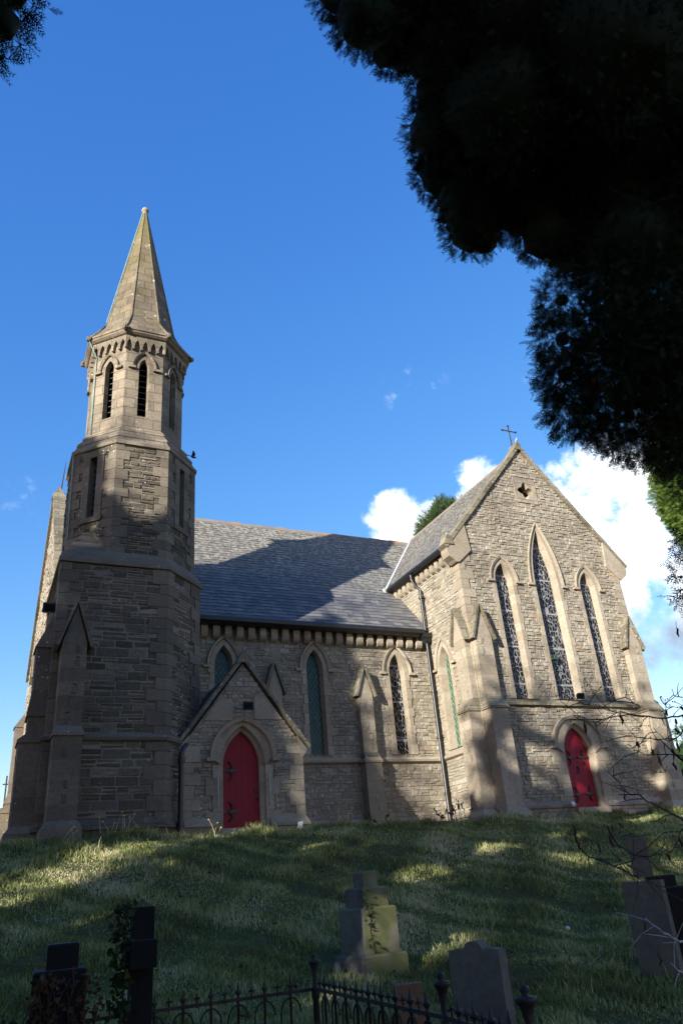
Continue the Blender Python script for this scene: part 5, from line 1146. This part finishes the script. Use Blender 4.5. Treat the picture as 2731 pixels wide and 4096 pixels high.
for k, pts in TW.items():
    mb = MB(); pale = k in 'mn'; n = len(pts); P_ = [Vector(p) for p in pts]
    sm = []
    for i in range(n-1):
        for q in (0, .33, .66):
            p0, p1, p2, p3 = P_[max(i-1, 0)], P_[i], P_[i+1], P_[min(i+2, n-1)]
            sm.append(.5*((2*p1)+(p2-p0)*q+(2*p0-5*p1+4*p2-p3)*q*q+(3*p1-p0-3*p2+p3)*q**3)+V(rng.uniform(-1, 1), rng.uniform(-1, 1), rng.uniform(-1, 1))*.004)
    sm.append(P_[-1]); m = len(sm); r0 = .0032 if k in 'aejkm' else .0022
    mb.tube(sm, [r0*(1-.65*i/m) for i in range(m)], 'twig_pale' if pale else 'twig', 5)
    for i in range(2, m-1, 2):
        if rng.random() < .8:
            d = (sm[i+1]-sm[i-1]).normalized(); s = (d.cross(V(rng.uniform(-1, 1), rng.uniform(-1, 1), rng.uniform(-1, 1)))).normalized(); L = rng.uniform(.03, .11)
            e = sm[i]+d*L*.6+s*L; mb.tube([sm[i], sm[i]+d*L*.4+s*L*.4, e], [.0018, .0014, .0008], 'twig_pale' if pale else 'twig', 4)
            if k in 'abgfhc' and rng.random() < .6:
                for _ in range(5):
                    e2 = e+V(rng.uniform(-1, 1), rng.uniform(-1, 1), rng.uniform(-.3, 1))*.03; mb.tube([e, e2], .0007, 'twig', 3); mb.blob(e2, (.003, .003, .003), 'leaf_brown', 4, 3)
    rel(mb, 'stem', t)
for a, b in (((2.296, 2.021, .475), (2.7, 2.0, -.2)), ((2.13, 1.92, .316), (2.7, 1.95, -.4)), ((2.25, 2.10, .135), (2.75, 1.95, -.6)), ((1.977, 1.923, -.097), (2.6, 1.85, -.9)), ((2.126, 2.111, -.222), (2.7, 1.95, -.9)), ((2.7, 2.0, -.2), (2.9, 1.9, -1.6)), ((2.12, 1.865, .468), (2.6, 1.9, -.1)), ((1.953, 1.97, -.288), (2.6, 1.9, -.9)), ((1.95, 1.83, .093), (2.6, 1.85, -.5)), ((2.15, 1.98, .347), (2.7, 1.95, -.3)), ((2.142, 1.9, .397), (2.7, 1.95, -.25))):
    mb = MB(); a, b = V(*a), V(*b); mb.tube([a, (a+b)/2+V(.05, 0, .05), b], [.0045, .006, .010], 'twig', 5); rel(mb, 'stem', t)
for i, p in enumerate([(1.992, 2.194, .465), (2.116, 2.091, .388), (2.148, 2.063, .357), (2.162, 2.054, .325), (2.195, 2.016, .343), (2.207, 1.983, .445), (2.191, 1.993, .479), (2.07, 2.16, .223), (2.085, 2.104, .479), (2.206, 2.0, .362), (2.22, 1.878, .738), (1.84, 2.18, .088), (1.92, 2.11, .086), (1.89, 2.14, .067), (1.935, 2.06, -.171), (2.0, 1.96, .022), (1.926, 2.017, -.248), (2.03, 1.927, .06), (1.93, 2.10, .122), (2.17, 2.0, .30), (2.19, 1.97, .41)]):
    mb = MB(); h = rng.uniform(.024, .046); w = rng.uniform(.005, .009); q = V(*p); rows = []
    for z, ww in ((0, .15), (.25, .9), (.6, 1), (.85, .6), (1, .1)):
        c = q+V(rng.uniform(-.004, .004), rng.uniform(-.004, .004), h*.5-z*h); rows.append([c+V(math.cos(a)*w*ww*(1 if int(a*2) % 2 else .5), math.sin(a)*w*ww*.6, 0) for a in np.linspace(0, 5.5, 6)])
    mb.quadgrid(rows, 'leaf_brown', None, True, True); mb.tube([q+V(0, 0, h*.5), q+V(.006, .0, h*.5+.02)], .0012, 'twig', 4); rel(mb, 'dead_leaf', t)
t = thing('dry_twigs', 'heap of bleached twigs and dry stalks left of the tall plain slab', 'twigs', (6.3, 7.6, -1.0))
for k in range(46):
    b = V(6.28+rng.gauss(0, .16), 7.75+rng.gauss(0, .10), -1.0); d = V(rng.gauss(-.2, .6), rng.gauss(0, .3), rng.uniform(.3, 1)).normalized(); L = rng.uniform(.15, .42); pts = [b]
    for j in range(4): d = (d+V(rng.gauss(0, .22), rng.gauss(0, .2), -.16)).normalized(); pts.append(pts[-1]+d*L/4)
    mb = MB(); mb.tube(pts, [.005, .004, .003, .002, .001] if k < 8 else [.0025]*5, 'twig_pale' if k % 2 else 'twig', 4); rel(mb, 'stalk', t)

# ------------------------------------------------------------------ weeds at the wall foot
for i, (x, y, h, n, fl, lb) in enumerate([(2.35, 16.0, .55, 4, 'petal', 'tall flowering weed stems before the tower buttress'), (2.75, 16.1, .5, 4, 'petal', 'yellow flowered weed stems against the tower base'), (1.7, 15.9, .28, 3, 'petal', 'low yellow dandelion stems under the end buttress'), (4.6, 16.6, .40, 3, 'petal', 'seed stalks between the tower drainpipe and the porch'),
        (11.05, 17.2, .55, 7, 'leaf_brown', 'dry brown dock plant left of the long downpipe'), (10.6, 17.0, .4, 5, 'leaf_brown', 'smaller dry brown dock plant under the dark lancet window'), (7.6, 16.6, .4, 4, 'petal', 'thin flowering stems right of the porch corner'), (13.4, 16.5, .28, 4, 'petal', 'yellow flowers below the transept buttress'), (8.5, 16.8, .35, 5, 'leaf_brown', 'dry grass seed stalks below the green window')]):
    t = thing('tall_weed', lb, 'weed', (x, y, gz(x, y)), group='weeds along the church wall')
    for k in range(n):
        bx, by = rng.uniform(-.22, .22), rng.uniform(-.1, .1); hh = h*rng.uniform(.6, 1.1); lean = rng.uniform(-.18, .18); mb = MB(); pts = [V(bx+lean*s*s, by, hh*s) for s in (0, .35, .7, 1)]
        mb.tube(pts, [.008, .007, .005, .004], 'grassb' if fl == 'petal' else 'leaf_brown', 4, .9)
        st = mb.build('stem', t); f = MB()
        if fl == 'petal': f.blob(pts[-1], (.022, .022, .014), 'petal', 6, 4)
        else:
            for j in range(10): f.blob(pts[2]+(pts[3]-pts[2])*rng.random()*1.2+V(rng.gauss(0, .02), rng.gauss(0, .02), 0), (.014, .014, .022), 'leaf_brown', 5, 4)
        f.build('flower_head', st)

# ------------------------------------------------------------------ birds
def birdbody(mb, c, d, L, mat):
    d = d.normalized(); s = d.cross(V(0, 0, 1)).normalized(); u = s.cross(d); rows = []
    for t, r, h in ((-.95, .02, -.02), (-.6, .10, 0), (-.35, .14, 0), (0, .27, 0), (.35, .30, .02), (.62, .20, .10), (.75, .15, .18), (.88, .15, .22), (.98, .09, .22), (1.12, .015, .20)):
        rows.append([c+d*t*L+u*(h*L+math.sin(a)*r*L)+s*math.cos(a)*r*L*.9 for a in np.linspace(0, 2*math.pi, 9)[:-1]])
    mb.quadgrid(rows, mat, .5, True, True)
mb = MB(); birdbody(mb, V(15.62, 17.55, 13.46), V(.5, -.3, .75), .12, 'feather'); mb.tube([(15.60, 17.55, 13.42), (15.60, 17.55, 13.33)], .008, 'feather', 4); tagged(mb, 'pigeon', 'grey brown pigeon perched on the gable tip below the iron cross', 'bird')
t = thing('flying_bird', 'small black and white bird flying just right of the tower', 'bird', (3.73, 15, 9.28))
mb = MB(); birdbody(mb, V(0, 0, 0), V(.85, .3, -.1), .10, 'feather_black'); mb.build('body', t)
for s in (-1, 1):
    mb = MB(); a = V(0, 0, .01); sd = V(-.3, .85, 0)*s
    mb.quadgrid([[a+V(.04, .01, 0), a-V(.03, .01, 0)], [a+sd*.05+V(.045, 0, .035), a+sd*.05+V(-.04, 0, .03)], [a+sd*.10+V(.0, 0, .075), a+sd*.10+V(-.05, 0, .07)], [a+sd*.13+V(-.05, 0, .095), a+sd*.125+V(-.07, 0, .09)]], 'feather_black', .5); mb.build('wing', t)
mb = MB(); mb.face([V(-.06, -.02, 0), V(-.13, -.075, 0), V(-.145, -.02, .005)], 'white'); mb.build('tail', t)

# ------------------------------------------------------------------ grass
rs = np.random.RandomState(77)
def inb(x, y):
    m = (y > 16.22) & (x > 1.2) & (x < 2.0); m |= (y > 16.75) & (x > .6) & (x < 4.1); m |= (y > 17.2) & (x > 3.9) & (x < 7.1); m |= y > 19.85; m |= (y > 17.0) & (x > 12.0) & (x < 13.1); m |= (y > 17.4) & (x > 12.3); m |= (y > 17.2) & (x > 14.9) & (x < 16.1); m |= (y > 17.0) & (x > 17.9); return m
X = []; Y = []
while len(X) < 330000:
    x = rs.uniform(-1.5, 22, 200000); y = rs.uniform(4.5, 19.9, 200000); d = np.hypot(x, y); az = np.degrees(np.arctan2(x, y))
    k = (rs.rand(200000) < np.clip((7/d)**1.1, 0, 1)) & (az > -7) & (az < 50) & ~inb(x, y) & (y > 5.0)
    X += list(x[k]); Y += list(y[k])
X = np.array(X[:330000]); Y = np.array(Y[:330000]); N = len(X)
nzf = lambda fx, fy, p: np.sin(X*fx+p)*np.cos(Y*fy-p*1.7)
cl = nzf(2.3, 2.9, 1)+.7*nzf(5.1, 4.3, 2.2)+.6*nzf(9.7, 8.3, .4)+.4*np.sin(X*3.3-Y*4.1)
Zg = np.array([gz(a, b) for a, b in zip(X, Y)])
H = (.038+.030*np.clip(cl, -.8, 2))*rs.uniform(.4, 1.8, N)*(1+.9*(Y > 15.4)*(cl > -.1)) + .05*(rs.rand(N) < .02)
for (gx_, gy_, gr_) in ((3.6, 8.5, .3), (5.0, 8.8, .3), (4.2, 6.5, .3), (2.6, 7.1, .5), (6.6, 6.9, .5), (.7, 5.8, .5), (2.9, 14.4, .6), (1.4, 14.6, .6), (8.2, 12.0, .4), (5.6, 13.0, .4)):
    H = H*(1+1.0*np.exp(-((X-gx_)**2+(Y-gy_)**2)/gr_**2))
H = H+(rs.rand(N) < .012)*rs.uniform(.04, .16, N)*(cl > 0)
a = rs.uniform(0, 2*np.pi, N); w = .0028+.00035*np.hypot(X, Y); bx = np.cos(a)*w; by = np.sin(a)*w
la = rs.uniform(0, 2*np.pi, N); ln = H*rs.uniform(.2, .9, N); lx = np.cos(la)*ln; ly = np.sin(la)*ln
P0 = np.stack([X-bx, Y-by, Zg-.01], 1); P1_ = np.stack([X+bx, Y+by, Zg-.01], 1)
P2_ = np.stack([X-bx*.7+lx*.35, Y-by*.7+ly*.35, Zg+H*.6], 1); P3_ = np.stack([X+bx*.7+lx*.35, Y+by*.7+ly*.35, Zg+H*.6], 1); P4_ = np.stack([X+lx, Y+ly, Zg+H*.95], 1)
v = np.stack([P0, P1_, P2_, P3_, P4_], 1).reshape(-1, 3); b = np.arange(N)[:, None, None]*5; f = (np.array([[0, 1, 3], [0, 3, 2], [2, 3, 4]])[None]+b).reshape(-1, 3)
cr = np.clip(.42+.25*(.8*nzf(.9, 1.1, 3)+.8*nzf(2.1, 1.7, .3)+.7*nzf(4.7, 3.9, 1.3)+.5*np.sin(X*7.7+Y*6.9))+rs.normal(size=N)*.17+.25*(rs.rand(N) < .16)-.25*np.clip(nzf(1.4, 1.9, 4)-.45, 0, 1), 0, 1)
o = nmesh('grass', v, f, 'grassb', np.repeat(cr, 3)); o['kind'] = 'stuff'; o['label'] = 'rough uncut grass with straw covering the graveyard bank'; o['category'] = 'grass'

# fallen leaves and scattered straw on the turf
n = 900; X = rs.uniform(0, 15, n); Y = rs.uniform(6, 16, n); P = np.stack([X, Y, [gz(a, b)+.05 for a, b in zip(X, Y)]], 1)
o = leaves('fallen_leaves', P, .05, 'leaf_brown', 15, None, spread=1, base=(0, 0, -.1)); o['kind'] = 'stuff'; o['label'] = 'brown fallen leaves scattered over the graveyard turf'; o['category'] = 'leaves'
